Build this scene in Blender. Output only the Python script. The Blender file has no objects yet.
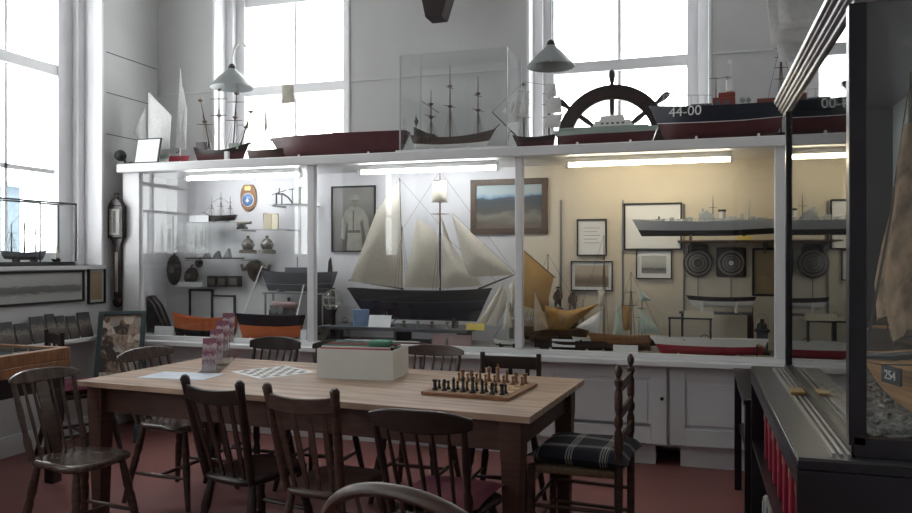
import bpy, math, random
from mathutils import Vector, Matrix
random.seed(7)
C = bpy.context.scene.collection
S = bpy.context.scene
PI = math.pi
H = 1.4                       # eye height
YAW = math.radians(17.4)
FPX = 766.0
# ------------------------------------------------------------------ camera
cam = bpy.data.cameras.new('camera'); camo = bpy.data.objects.new('camera', cam); C.objects.link(camo)
camo.location = (0, 0, H); camo.rotation_euler = (PI/2, 0, YAW)
cam.sensor_width = 36; cam.lens = 36*FPX/912; cam.clip_start = .05; cam.clip_end = 200
S.camera = camo
# ------------------------------------------------------------------ world (flat overcast sky)
w = bpy.data.worlds.new('overcast'); S.world = w; w.use_nodes = True
bg = w.node_tree.nodes['Background']; bg.inputs[0].default_value = (.95, .985, .985, 1); bg.inputs[1].default_value = 4.2
S.view_settings.view_transform = 'Standard'; S.view_settings.look = 'None'; S.view_settings.gamma = 1
S.view_settings.use_curve_mapping = False
S.view_settings.exposure = 1.05
S.cycles.transparent_max_bounces = 24
S.cycles.max_bounces = 8
# daylight portals in the window openings: (centre, size x, size y, rotation)
def portal(loc, sx, sy, rot):
    l = bpy.data.lights.new('window_daylight', 'AREA'); l.shape = 'RECTANGLE'; l.size = sx; l.size_y = sy
    l.cycles.is_portal = True
    o = bpy.data.objects.new('window_daylight', l); C.objects.link(o); o.location = loc; o.rotation_euler = rot
XL, XR, YB, YF, ZC = -4.6, .87, 5.75, -2.6, 4.05      # room box
W1 = (-4.025, -2.715); W2 = (-1.235, .105)             # back windows
LW = [(3.74, 5.08), (.92, 2.26), (-1.9, -.56)]         # left windows
SILL, HEAD = 1.33, 3.75
for a, b in (W1, W2): portal(((a+b)/2, YB+.36, (SILL+HEAD)/2), b-a, HEAD-SILL, (-PI/2, 0, 0))
for a, b in LW: portal((XL-.36, (a+b)/2, (SILL+HEAD)/2), HEAD-SILL, b-a, (0, -PI/2, 0))

# ------------------------------------------------------------------ helpers
def at(u, v, Y=None, X=None, z=None):
    """point of the room seen at pixel (u, v) on the plane Y=, X= or z="""
    a = (u-456)/FPX; b = -(v-256.5)/FPX
    d = Vector((-math.sin(YAW)+a*math.cos(YAW), math.cos(YAW)+a*math.sin(YAW), b))
    if Y is not None: t = Y/d.y
    elif X is not None: t = X/d.x
    else: t = (z-H)/d.z
    return Vector((0, 0, H)) + d*t

class MB:
    def __init__(s): s.v = []; s.f = []; s.m = []
    def add(s, vs, fs, m=0):
        n = len(s.v); s.v += [tuple(q) for q in vs]; s.f += [tuple(n+i for i in q) for q in fs]; s.m += [m]*len(fs); return s
    def box(s, a, b, m=0, M=None):
        x0, y0, z0 = a; x1, y1, z1 = b
        vs = [Vector(q) for q in ((x0,y0,z0),(x1,y0,z0),(x1,y1,z0),(x0,y1,z0),(x0,y0,z1),(x1,y0,z1),(x1,y1,z1),(x0,y1,z1))]
        if M: vs = [M @ q for q in vs]
        return s.add(vs, [(0,3,2,1),(4,5,6,7),(0,1,5,4),(1,2,6,5),(2,3,7,6),(3,0,4,7)], m)
    def tube(s, pts, rs, n=8, m=0, flat=1.0):
        """tube through points with a radius for each"""
        pts = [Vector(p) for p in pts]
        if not hasattr(rs, '__len__'): rs = [rs]*len(pts)
        rings = []; prev = None
        for i, p in enumerate(pts):
            d = (pts[min(i+1, len(pts)-1)]-pts[max(i-1, 0)]).normalized()
            if prev is None:
                r = Vector((0,0,1)) if abs(d.z) < .9 else Vector((1,0,0))
                x = r.cross(d).normalized()
            else:
                x = (prev - d*prev.dot(d)).normalized()
            prev = x; y = d.cross(x)
            rings.append([p + (x*math.cos(2*PI*k/n) + y*flat*math.sin(2*PI*k/n))*rs[i] for k in range(n)])
        vs = [q for r in rings for q in r]; fs = []
        for i in range(len(pts)-1):
            for k in range(n):
                fs.append((i*n+k, i*n+(k+1)%n, (i+1)*n+(k+1)%n, (i+1)*n+k))
        fs.append(tuple(range(n-1, -1, -1))); fs.append(tuple((len(pts)-1)*n+k for k in range(n)))
        return s.add(vs, fs, m)
    def lathe(s, prof, c=(0,0,0), n=14, m=0, axis='z', M=None, cap=True):
        """prof = [(r, h)...]"""
        vs = []; c = Vector(c)
        for r, h in prof:
            for k in range(n):
                a = 2*PI*k/n; p = (r*math.cos(a), r*math.sin(a), h)
                if axis == 'y': p = (p[0], p[2], -p[1])
                if axis == 'x': p = (p[2], p[0], p[1])
                q = Vector(p)
                if M: q = M @ q
                vs.append(q + c)
        fs = []
        for i in range(len(prof)-1):
            for k in range(n): fs.append((i*n+k, i*n+(k+1)%n, (i+1)*n+(k+1)%n, (i+1)*n+k))
        if cap: fs.append(tuple(range(n-1, -1, -1))); fs.append(tuple((len(prof)-1)*n+k for k in range(n)))
        else:
            L_ = (len(prof)-1)*n
            for k in range(n): fs.append((L_+k, L_+(k+1)%n, (k+1)%n, k))
        return s.add(vs, fs, m)
    def ball(s, c, r, n=12, m=0, sc=(1,1,1)):
        prof = [(max(1e-4, math.sin(PI*i/8))*r, -math.cos(PI*i/8)*r) for i in range(9)]
        k = len(s.v); s.lathe(prof, (0,0,0), n, m); c = Vector(c)
        for i in range(k, len(s.v)):
            q = s.v[i]; s.v[i] = (q[0]*sc[0]+c.x, q[1]*sc[1]+c.y, q[2]*sc[2]+c.z)
        return s
    def prism(s, poly, d, m=0, M=None):
        """polygon of 3D points extruded by vector d"""
        poly = [Vector(p) for p in poly]; d = Vector(d); n = len(poly)
        vs = poly + [p+d for p in poly]
        if M: vs = [M @ q for q in vs]
        return s.add(vs, [tuple(range(n-1,-1,-1)), tuple(range(n, 2*n))] + [(i,(i+1)%n,(i+1)%n+n,i+n) for i in range(n)], m)
    def build(s, name, mats, parent=None, bevel=0, sharp=40):
        me = bpy.data.meshes.new(name); me.from_pydata(s.v, [], s.f)
        if not isinstance(mats, (list, tuple)): mats = [mats]
        for q in mats: me.materials.append(q)
        me.polygons.foreach_set('material_index', s.m)
        me.update(); me.shade_smooth(); me.set_sharp_from_angle(angle=math.radians(sharp))
        import bmesh
        bm = bmesh.new(); bm.from_mesh(me); bmesh.ops.recalc_face_normals(bm, faces=bm.faces); bm.to_mesh(me); bm.free()
        o = bpy.data.objects.new(name, me); C.objects.link(o)
        if parent: o.parent = parent
        if bevel:
            b = o.modifiers.new('bevel', 'BEVEL'); b.width = bevel; b.segments = 2; b.limit_method = 'ANGLE'; b.angle_limit = .6
        return o

def thing(name, label, cat, loc=(0,0,0), rz=0, group=None):
    o = bpy.data.objects.new(name, None); C.objects.link(o); o.empty_display_size = .05
    o.location = loc; o.rotation_euler = (0, 0, rz); o['label'] = label; o['category'] = cat
    if group: o['group'] = group
    return o
def tag(o, label, cat, group=None, kind=None):
    o['label'] = label; o['category'] = cat
    if group: o['group'] = group
    if kind: o['kind'] = kind
    return o
def struct(o): o['kind'] = 'structure'; return o
def copy_tree(o, parent=None):
    c = o.copy(); C.objects.link(c); c.parent = parent
    for ch in list(o.children): copy_tree(ch, c)
    return c

# ------------------------------------------------------------------ materials
def mat(name, col, rough=.6, metal=0, noise=0, scale=8, col2=None, stretch=None, bump=0, spec=.5):
    m = bpy.data.materials.new(name); m.use_nodes = True; nt = m.node_tree; b = nt.nodes['Principled BSDF']
    b.inputs['Base Color'].default_value = (*col, 1); b.inputs['Roughness'].default_value = rough
    b.inputs['Metallic'].default_value = metal; b.inputs['Specular IOR Level'].default_value = spec
    if noise or col2 or bump:
        tc = nt.nodes.new('ShaderNodeTexCoord'); mp = nt.nodes.new('ShaderNodeMapping'); nz = nt.nodes.new('ShaderNodeTexNoise')
        nz.inputs['Scale'].default_value = scale; nz.inputs['Detail'].default_value = 6
        mp.inputs['Scale'].default_value = stretch or (1,1,1)
        nt.links.new(tc.outputs['Object'], mp.inputs[0]); nt.links.new(mp.outputs[0], nz.inputs[0])
        cr = nt.nodes.new('ShaderNodeValToRGB')
        c2 = col2 or tuple(max(0, x*(1-noise)) for x in col)
        cr.color_ramp.elements[0].position = .32; cr.color_ramp.elements[1].position = .68
        cr.color_ramp.elements[0].color = (*c2, 1); cr.color_ramp.elements[1].color = (*col, 1)
        nt.links.new(nz.outputs[0], cr.inputs[0]); nt.links.new(cr.outputs[0], b.inputs['Base Color'])
        if bump:
            bp = nt.nodes.new('ShaderNodeBump'); bp.inputs['Strength'].default_value = bump; bp.inputs['Distance'].default_value = .01
            nt.links.new(nz.outputs[0], bp.inputs['Height']); nt.links.new(bp.outputs[0], b.inputs['Normal'])
    return m
def glass(name, f0=.045, tint=(1,1,1)):
    m = bpy.data.materials.new(name); m.use_nodes = True; nt = m.node_tree; nt.nodes.clear()
    out = nt.nodes.new('ShaderNodeOutputMaterial'); mx = nt.nodes.new('ShaderNodeMixShader')
    tr = nt.nodes.new('ShaderNodeBsdfTransparent'); gl = nt.nodes.new('ShaderNodeBsdfGlossy'); gl.inputs['Roughness'].default_value = 0.0
    tr.inputs[0].default_value = (*tint, 1)
    lw = nt.nodes.new('ShaderNodeLayerWeight'); lw.inputs[0].default_value = .5
    p = nt.nodes.new('ShaderNodeMath'); p.operation = 'POWER'; p.inputs[1].default_value = 5
    ma = nt.nodes.new('ShaderNodeMath'); ma.operation = 'MULTIPLY_ADD'; ma.inputs[1].default_value = 1-f0; ma.inputs[2].default_value = f0
    nt.links.new(lw.outputs['Facing'], p.inputs[0]); nt.links.new(p.outputs[0], ma.inputs[0]); nt.links.new(ma.outputs[0], mx.inputs[0])
    nt.links.new(tr.outputs[0], mx.inputs[1]); nt.links.new(gl.outputs[0], mx.inputs[2]); nt.links.new(mx.outputs[0], out.inputs[0])
    return m
def emit(name, col, st):
    m = bpy.data.materials.new(name); m.use_nodes = True; nt = m.node_tree; nt.nodes.clear()
    out = nt.nodes.new('ShaderNodeOutputMaterial'); e = nt.nodes.new('ShaderNodeEmission')
    e.inputs[0].default_value = (*col, 1); e.inputs[1].default_value = st; nt.links.new(e.outputs[0], out.inputs[0]); return m
def cloth(name, col, scale=60):
    return mat(name, col, .9, noise=.12, scale=scale)

M = {}
M['wall'] = mat('wall_paint', (.57,.57,.57), .75, noise=.08, scale=2.5)
M['wall_low'] = mat('wall_board_paint', (.62,.62,.62), .7, noise=.07, scale=3)
M['ceiling'] = mat('ceiling_paint', (.78,.78,.77), .8, noise=.05, scale=2)
M['white'] = mat('white_gloss_paint', (.72,.72,.73), .35, noise=.06, scale=6)
M['cup'] = mat('grey_white_cupboard_paint', (.74,.75,.77), .45, noise=.06, scale=5)
M['winframe'] = mat('window_frame_paint', (.80,.80,.82), .35, noise=.05, scale=5)
M['winpane'] = glass('window_glass', .03)
M['caseglass'] = glass('case_glass', .042, (.99,.995,.99))
M['cabglass'] = glass('cabinet_glass', .06, (.93,.95,.95))
M['boxglass'] = glass('acrylic_cover', .035, (.992,.996,.996))
M['floor'] = mat('red_lino_floor', (.26,.10,.09), .5, scale=3, col2=(.20,.08,.073))
M['beam'] = mat('dark_beam', (.03,.018,.018), .7, noise=.3, scale=10)
M['board'] = mat('case_back_board', (.66,.66,.68), .8, noise=.04, scale=4)
M['cream'] = mat('case_back_cream', (.66,.60,.49), .8, noise=.05, scale=4)
M['deck'] = mat('case_deck', (.35,.34,.33), .7, noise=.15, scale=12)
M['pine'] = mat('scrubbed_pine', (.50,.36,.26), .42, scale=4, col2=(.27,.175,.125), stretch=(.6,5,1), bump=.05)
M['tabled'] = mat('brown_table_frame', (.10,.045,.030), .5, scale=8, col2=(.055,.025,.018), stretch=(1,1,6))
M['dark'] = mat('dark_stained_wood', (.026,.013,.011), .36, scale=14, col2=(.012,.007,.006), stretch=(1,1,4))
M['brown'] = mat('brown_worn_wood', (.085,.045,.032), .40, scale=14, col2=(.038,.020,.015), stretch=(1,1,4))
M['seatw'] = mat('worn_seat_wood', (.13,.095,.08), .25, scale=10, col2=(.06,.04,.034), stretch=(4,1,1))
M['black'] = mat('black_lacquer', (.012,.010,.016), .28, noise=.3, scale=10)
M['blackm'] = mat('black_matt', (.012,.012,.013), .6)
M['rail'] = mat('grey_metal_rail', (.35,.35,.36), .35, metal=.8)
M['greytop'] = mat('grey_worn_laminate', (.07,.072,.076), .30, noise=.2, scale=9)
M['oak'] = mat('orange_oak', (.30,.14,.06), .4, scale=9, col2=(.18,.075,.035), stretch=(1,5,1))
M['brass'] = mat('aged_brass', (.45,.32,.13), .35, metal=.9, noise=.3, scale=20)
M['bronze'] = mat('dull_bronze', (.20,.18,.15), .35, metal=.6, noise=.35, scale=30)
M['steel'] = mat('grey_steel', (.3,.31,.32), .35, metal=.8)
M['sail'] = cloth('cream_sailcloth', (.62,.58,.49)); M['sailw'] = cloth('white_sailcloth', (.75,.75,.74))
M['tan'] = cloth('ochre_sailcloth', (.42,.24,.07)); M['sailb'] = mat('brown_furled_canvas', (.42,.27,.16), .9, noise=.65, scale=30, stretch=(1,1,.5), bump=.6)
M['mint'] = cloth('pale_green_sailcloth', (.50,.60,.54))
M['rope'] = mat('rigging_cord', (.06,.045,.035), .9); M['ropel'] = mat('pale_cord', (.45,.42,.36), .9)
M['spar'] = mat('varnished_spar', (.10,.06,.035), .5, noise=.3, scale=30)
M['red'] = mat('dark_red_paint', (.085,.02,.024), .35, noise=.15, scale=15)
M['bred'] = mat('bright_red_paint', (.28,.018,.035), .4)
M['navy'] = mat('navy_paint', (.010,.014,.026), .35)
M['orange'] = mat('orange_paint', (.55,.14,.045), .4, noise=.1, scale=12)
M['grey'] = mat('ship_grey_paint', (.42,.45,.48), .5, noise=.05, scale=20)
M['dgrey'] = mat('dark_grey_paint', (.09,.095,.11), .5, noise=.2, scale=20)
M['wpaint'] = mat('white_model_paint', (.7,.7,.68), .45); M['paper'] = mat('white_paper', (.78,.80,.82), .6)
M['paperc'] = mat('cream_card', (.6,.55,.42), .7); M['yellow'] = mat('yellow_card', (.7,.55,.12), .6); M['pink'] = mat('dusty_pink_card', (.36,.25,.25), .7)
M['bluebox'] = mat('pale_blue_card', (.22,.32,.52), .6); M['green'] = mat('green_cloth', (.07,.22,.15), .8)
M['gdeck'] = mat('pale_green_deck', (.30,.36,.32), .6); M['tealfelt'] = mat('teal_chart', (.12,.26,.28), .7, scale=9, col2=(.25,.38,.36))
M['maroon'] = mat('maroon_cushion', (.15,.035,.055), .9, noise=.2, scale=40)
M['rush'] = mat('woven_rush', (.26,.19,.11), .8, scale=60, col2=(.12,.08,.05), stretch=(1,8,1), bump=.3)
M['plank'] = mat('clinker_planks', (.30,.15,.06), .45, scale=6, col2=(.17,.08,.035), stretch=(1,1,14))
M['plankb'] = mat('bright_clinker_planks', (.62,.34,.14), .4, scale=5, col2=(.34,.16,.06), stretch=(1,1,22))
M['boxw'] = mat('white_carton', (.66,.66,.62), .6, noise=.06, scale=10)
M['lshade'] = mat('grey_enamel_shade', (.26,.28,.28), .45)
M['clear'] = glass('clear_glass_float', .12, (.9,.95,.93))
M['tubec'] = emit('cool_fluorescent', (.95,.97,1), 20); M['tubew'] = emit('warm_fluorescent', (1,.86,.62), 15)
M['dring'] = mat('dull_ring', (.24,.22,.19), .4, noise=.4, scale=40)
M['easelg'] = mat('teal_frame_paint', (.03,.055,.06), .5)

def node_mat(name, fn, rough=.6):
    m = bpy.data.materials.new(name); m.use_nodes = True; nt = m.node_tree; b = nt.nodes['Principled BSDF']
    b.inputs['Roughness'].default_value = rough; fn(nt, b); return m
def ramp_pic(stops, scale=4, amt=.25, axis='Z', off=0.0):
    """colour bands along the local height, broken by noise: a picture's surface"""
    def fn(nt, b):
        tc = nt.nodes.new('ShaderNodeTexCoord'); sp = nt.nodes.new('ShaderNodeSeparateXYZ'); nz = nt.nodes.new('ShaderNodeTexNoise')
        nz.inputs['Scale'].default_value = scale; nz.inputs['Detail'].default_value = 8
        nt.links.new(tc.outputs['Generated'], sp.inputs[0]); nt.links.new(tc.outputs['Generated'], nz.inputs[0])
        ma = nt.nodes.new('ShaderNodeMath'); ma.operation = 'MULTIPLY_ADD'; ma.inputs[1].default_value = amt
        nt.links.new(nz.outputs[0], ma.inputs[0]); nt.links.new(sp.outputs[axis], ma.inputs[2])
        cr = nt.nodes.new('ShaderNodeValToRGB'); e = cr.color_ramp.elements
        e[0].position = stops[0][0]; e[0].color = (*stops[0][1], 1); e[1].position = stops[-1][0]; e[1].color = (*stops[-1][1], 1)
        for p, c in stops[1:-1]: q = e.new(p); q.color = (*c, 1)
        su = nt.nodes.new('ShaderNodeMath'); su.operation = 'SUBTRACT'; su.inputs[1].default_value = off
        nt.links.new(ma.outputs[0], su.inputs[0]); nt.links.new(su.outputs[0], cr.inputs[0]); nt.links.new(cr.outputs[0], b.inputs['Base Color'])
    return fn
P_land = node_mat('harbour_painting', ramp_pic([(.1,(.17,.11,.09)),(.30,(.12,.10,.08)),(.45,(.20,.19,.15)),(.55,(.08,.08,.07)),(.72,(.05,.06,.07)),(.86,(.05,.07,.09)),(.90,(.16,.28,.40)),(1.0,(.38,.45,.46))], 3, .5, 'Z', .08))
P_sepia = node_mat('sepia_coast_view', ramp_pic([(.05,(.30,.25,.18)),(.38,(.16,.12,.09)),(.55,(.24,.18,.13)),(.7,(.42,.36,.28)),(1.1,(.45,.40,.32))], 3, .3))
P_grey = node_mat('grey_ship_photo', ramp_pic([(.1,(.30,.31,.31)),(.40,(.08,.085,.09)),(.52,(.35,.36,.36)),(.9,(.5,.52,.52))], 6, .3))
P_port = node_mat('grey_portrait_ground', ramp_pic([(.1,(.07,.065,.055)),(.6,(.12,.115,.10)),(1.1,(.24,.235,.22))], 3, .4))
P_long = node_mat('long_panorama_print', ramp_pic([(.12,(.40,.41,.40)),(.36,(.34,.34,.33)),(.46,(.13,.13,.13)),(.66,(.16,.16,.15)),(.74,(.38,.38,.37)),(1.0,(.42,.42,.41))], 14, .28))
P_tan = node_mat('brown_document', ramp_pic([(.1,(.26,.19,.10)),(.6,(.30,.22,.12)),(1.1,(.34,.26,.16))], 5, .3))
P_col = node_mat('collage_of_pictures', ramp_pic([(.15,(.20,.15,.10)),(.30,(.42,.36,.28)),(.4,(.16,.10,.08)),(.52,(.50,.42,.34)),(.62,(.07,.07,.08)),(.72,(.46,.36,.28)),(.84,(.12,.10,.10)),(.95,(.44,.36,.30)),(1.0,(.2,.16,.14))], 5, 2.2, 'Z', 1.1))
def cells(nt, b):
    tc = nt.nodes.new('ShaderNodeTexCoord'); mp = nt.nodes.new('ShaderNodeMapping'); mp.inputs['Scale'].default_value = (5,5,9)
    vo = nt.nodes.new('ShaderNodeTexVoronoi'); vo.distance = 'CHEBYCHEV'; vo.inputs['Scale'].default_value = 1.0; vo.inputs['Randomness'].default_value = .55
    nz = nt.nodes.new('ShaderNodeTexNoise'); nz.inputs['Scale'].default_value = 14
    mx = nt.nodes.new('ShaderNodeMath'); mx.operation = 'MULTIPLY_ADD'; mx.inputs[1].default_value = .9
    nt.links.new(tc.outputs['Generated'], mp.inputs[0]); nt.links.new(mp.outputs[0], vo.inputs[0]); nt.links.new(tc.outputs['Generated'], nz.inputs[0])
    sp = nt.nodes.new('ShaderNodeSeparateXYZ'); nt.links.new(vo.outputs['Color'], sp.inputs[0])
    su = nt.nodes.new('ShaderNodeMath'); su.operation = 'SUBTRACT'; su.inputs[1].default_value = .45
    nt.links.new(nz.outputs[0], mx.inputs[0]); nt.links.new(sp.outputs['X'], mx.inputs[2]); nt.links.new(mx.outputs[0], su.inputs[0])
    cr = nt.nodes.new('ShaderNodeValToRGB'); e = cr.color_ramp.elements; e[0].color = (.05,.035,.03,1); e[0].position = .12; e[1].color = (.62,.52,.42,1); e[1].position = .9
    for p, c in ((.35,(.26,.17,.12)),(.55,(.40,.31,.24)),(.7,(.30,.27,.25))): q = e.new(p); q.color = (*c,1)
    nt.links.new(su.outputs[0], cr.inputs[0]); nt.links.new(cr.outputs[0], b.inputs['Base Color'])
P_col2 = node_mat('pinboard_of_prints', cells)
P_dark = node_mat('dark_photo_card', ramp_pic([(.2,(.05,.045,.04)),(.6,(.10,.08,.07)),(.8,(.22,.19,.16)),(1.1,(.05,.05,.05))], 7, .5))
def plaid(nt, b):
    tc = nt.nodes.new('ShaderNodeTexCoord'); last = None
    for ax, rot in (('X', 0), ('Y', 0)):
        sp = nt.nodes.new('ShaderNodeSeparateXYZ'); nt.links.new(tc.outputs['Object'], sp.inputs[0])
        m1 = nt.nodes.new('ShaderNodeMath'); m1.operation = 'MULTIPLY'; m1.inputs[1].default_value = 2*PI/.16; nt.links.new(sp.outputs[ax], m1.inputs[0])
        s1 = nt.nodes.new('ShaderNodeMath'); s1.operation = 'SINE'; nt.links.new(m1.outputs[0], s1.inputs[0])
        g = nt.nodes.new('ShaderNodeMath'); g.operation = 'GREATER_THAN'; g.inputs[1].default_value = .72; nt.links.new(s1.outputs[0], g.inputs[0])
        m2 = nt.nodes.new('ShaderNodeMath'); m2.operation = 'MULTIPLY'; m2.inputs[1].default_value = 2*PI/.012; nt.links.new(sp.outputs[ax], m2.inputs[0])
        s2 = nt.nodes.new('ShaderNodeMath'); s2.operation = 'SINE'; nt.links.new(m2.outputs[0], s2.inputs[0])
        g2 = nt.nodes.new('ShaderNodeMath'); g2.operation = 'GREATER_THAN'; g2.inputs[1].default_value = -.2; nt.links.new(s2.outputs[0], g2.inputs[0])
        mu = nt.nodes.new('ShaderNodeMath'); mu.operation = 'MULTIPLY'; nt.links.new(g.outputs[0], mu.inputs[0]); nt.links.new(g2.outputs[0], mu.inputs[1])
        if last is None: last = mu
        else:
            ad = nt.nodes.new('ShaderNodeMath'); ad.operation = 'ADD'; nt.links.new(last.outputs[0], ad.inputs[0]); nt.links.new(mu.outputs[0], ad.inputs[1]); last = ad
    sc = nt.nodes.new('ShaderNodeMath'); sc.operation = 'MULTIPLY'; sc.inputs[1].default_value = .5; nt.links.new(last.outputs[0], sc.inputs[0])
    cr = nt.nodes.new('ShaderNodeValToRGB'); cr.color_ramp.elements[0].color = (.018,.02,.035,1); cr.color_ramp.elements[1].color = (.55,.55,.52,1)
    nt.links.new(sc.outputs[0], cr.inputs[0]); nt.links.new(cr.outputs[0], b.inputs['Base Color'])
M['plaid'] = node_mat('navy_white_plaid', plaid, .9)
def checker(c1, c2, n):
    def fn(nt, b):
        tc = nt.nodes.new('ShaderNodeTexCoord'); ck = nt.nodes.new('ShaderNodeTexChecker'); ck.inputs['Scale'].default_value = n
        mp = nt.nodes.new('ShaderNodeMapping'); mp.inputs['Location'].default_value = (.0001,.0001,.0); mp.inputs['Scale'].default_value = (1,1,0)
        ck.inputs[1].default_value = (*c1, 1); ck.inputs[2].default_value = (*c2, 1)
        nt.links.new(tc.outputs['Generated'], mp.inputs[0]); nt.links.new(mp.outputs[0], ck.inputs[0]); nt.links.new(ck.outputs[0], b.inputs['Base Color'])
    return fn
M['chk'] = node_mat('wood_chess_squares', checker((.55,.38,.20), (.22,.11,.045), 8), .35)
M['chkp'] = node_mat('paper_chess_squares', checker((.75,.74,.70), (.16,.15,.15), 8), .6)
def gravel(nt, b):
    tc = nt.nodes.new('ShaderNodeTexCoord'); vo = nt.nodes.new('ShaderNodeTexVoronoi'); vo.inputs['Scale'].default_value = 90
    nt.links.new(tc.outputs['Object'], vo.inputs[0]); cr = nt.nodes.new('ShaderNodeValToRGB')
    cr.color_ramp.elements[0].color = (.05,.05,.05,1); cr.color_ramp.elements[1].color = (.36,.34,.31,1)
    nt.links.new(vo.outputs['Color'], cr.inputs[0]); nt.links.new(cr.outputs[0], b.inputs['Base Color'])
M['gravel'] = node_mat('grey_pebbles', gravel, .55)

# ================================================================== STRUCTURE
struct(MB().box((XL-.4, YF-.3, -.1), (XR+.3, YB+.4, 0)).build('floor', M['floor']))
struct(MB().box((XL-.4, YF-.3, ZC), (XR+.3, YB+.4, ZC+.1)).build('ceiling', M['ceiling']))
def wall_with(name, lo, hi, opens, horiz):
    """wall running lo..hi with window openings"""
    mb = MB(); xs = lo
    def seg(a, b, z0, z1):
        m = 0
        if horiz: mb.box((a, YB, z0), (b, YB+.36, z1), m)
        else: mb.box((XL-.36, a, z0), (XL, b, z1), m)
    for a, b in sorted(opens):
        seg(xs, a, 0, ZC); seg(a, b, 0, SILL); seg(a, b, HEAD, ZC); xs = b
    seg(xs, hi, 0, ZC)
    return struct(mb.build(name, M['wall']))
wall_with('wall_back', XL-.36, XR+.2, [W1, W2], True)
wall_with('wall_left', YF-.2, YB, LW, False)
struct(MB().box((XR, YF-.2, 0), (XR+.2, YB, ZC)).build('wall_right', M['wall']))
struct(MB().box((XL, YF-.2, 0), (XR, YF, ZC)).build('wall_front', M['wall']))
# thin battens covering the wall-board joints
tb = MB()
for a, b in ((XL, W1[0]-.01), (W1[1]+.01, W2[0]-.01), (W2[1]+.01, XR)): tb.box((a, YB-.012, 2.835), (b, YB, 2.85))
struct(tb.build('trim_1', M['wall_low']))
tb = MB()
for z in (2.40, 2.74, 3.07): tb.box((XL, 5.12, z), (XL+.004, YB-.02, z+.006))
struct(tb.build('trim_2', M['dgrey']))
struct(MB().box((XL, YF, .0), (XL+.02, YB-.6, .14)).build('baseboard_left', M['cup']))
struct(MB().box((XL, YF, .745), (XL+.13, 5.0, .775)).build('trim_3', M['cup'], bevel=.004))

def window(n, a, b, horiz):
    """sash window; local frame: s along wall, d outward depth"""
    def bx(mb, s0, s1, d0, d1, z0, z1, m=0):
        if horiz: mb.box((s0, YB+d0, z0), (s1, YB+d1, z1), m)
        else: mb.box((XL-d1, s0, z0), (XL-d0, s1, z1), m)
    mb = MB(); g = .17 if horiz else .23; gl, gr = a+g, b-g; c = (a+b)/2
    # lining boards in the reveal
    bx(mb, a, a+.02, -.01, .24, SILL, HEAD); bx(mb, b-.02, b, -.01, .24, SILL, HEAD)
    for s0, s1 in ((a+.02, a+.09), (b-.09, b-.02)): bx(mb, s0, s1, .16, .30, SILL, HEAD)
    for s0, s1 in ((a+.09, gl), (gr, b-.09)): bx(mb, s0, s1, .22, .34, SILL, HEAD)
    bx(mb, gl, gr, .24, .34, SILL, SILL+.10); bx(mb, gl, gr, .24, .34, HEAD-.12, HEAD)
    bx(mb, gl, gr, .23, .32, 2.83, 2.915)
    f = mb.build('window_%d' % n, M['winframe'], bevel=.004); struct(f)
    q = MB(); bx(q, c-.013, c+.013, .27, .30, SILL+.1, HEAD-.12); bx(q, gl, gr, .27, .30, 2.055, 2.09)
    struct(q.build('glazing_bar', M['winframe'], f))
    q = MB(); bx(q, gl, gr, .283, .287, SILL+.1, HEAD-.12); struct(q.build('pane', M['winpane'], f))
    q = MB(); bx(q, a, b, -.03, .24, SILL-.03, SILL); struct(q.build('window_sill', M['white'], f))
window(1, *W1, True); window(2, *W2, True)
for i, (a, b) in enumerate(LW): window(3+i, a, b, False)
# roof timber coming down in front of the back wall
t = thing('roof_timber', 'dark brown timber post end hanging from the ceiling between the two back windows', 'beam', (0,0,0))
pc = at(437, 20, Y=5.35)
MB().prism([(pc.x-.065, 5.27, pc.z), (pc.x+.06, 5.27, pc.z-.0), (pc.x+.16, 5.27, 3.45), (pc.x+.16, 5.27, ZC-.2), (pc.x-.12, 5.27, ZC-.2), (pc.x-.12, 5.27, 3.4)], (0,.16,0)).build('post', M['beam'], t, bevel=.008)
MB().box((pc.x-.13, YF, ZC-.24), (pc.x+.15, YB, ZC)).build('beam', M['beam'], t, bevel=.01)
# building seen through the left window
t = thing('neighbouring_building', 'pale blue-grey building outside the left window', 'building', (-16, 0, 0))
MB().box((-4, 8.3, -3), (0, 14.9, 3.1)).build('wall', mat('far_render', (.075,.10,.12), .9), t)
MB().prism([(-4.2, 8.0, 3.1), (-4.2, 15.0, 3.1), (-4.2, 15.0, 3.2), (-4.2, 8.0, 3.2)], (4.4,0,0)).build('roof', mat('far_slate', (.12,.16,.2), .9), t)

# ================================================================== LONG DISPLAY CASE
CY0, CY1 = 5.2, 5.745      # glass front, back
CX0, CX1 = -4.5, .57
ZD, ZT0, ZT1 = .75, 2.085, 2.155
case = thing('display_case', 'long white glazed display case of ship models along the back wall', 'display case', (0,0,0))
MB().box((CX0-.02, CY0-.06, ZT0), (CX1+.02, CY1, ZT1)).build('top', M['white'], case, bevel=.008)
MB().box((CX0-.03, CY0-.08, .685), (CX1+.02, CY0+.05, .725)).build('sill', M['white'], case, bevel=.008)
MB().box((CX0, CY0-.005, .725), (CX1, CY0+.045, .76)).build('bottom_rail', M['white'], case, bevel=.004)
MB().box((CX0, CY0+.045, .69), (CX1, CY1, ZD)).build('deck', M['deck'], case)
mx = [-2.777, -1.172]
for a, b in ((CX0, -4.335), (mx[0]-.03, mx[0]+.03), (mx[1]-.027, mx[1]+.027), (.472, CX1)):
    MB().box((a, CY0-.01, .76), (b, CY0+.045, ZT0)).build('post', M['white'], case, bevel=.005)
MB().box((CX0, CY1-.03, ZD), (-1.3, CY1-.005, ZT0)).build('back_board', M['board'], case)
MB().box((-1.3, CY1-.03, ZD), (CX1, CY1-.005, ZT0)).build('back_board', M['cream'], case)
MB().box((CX0, CY0+.045, ZD), (CX0+.02, CY1-.03, ZT0)).build('end_panel', M['board'], case)
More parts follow.
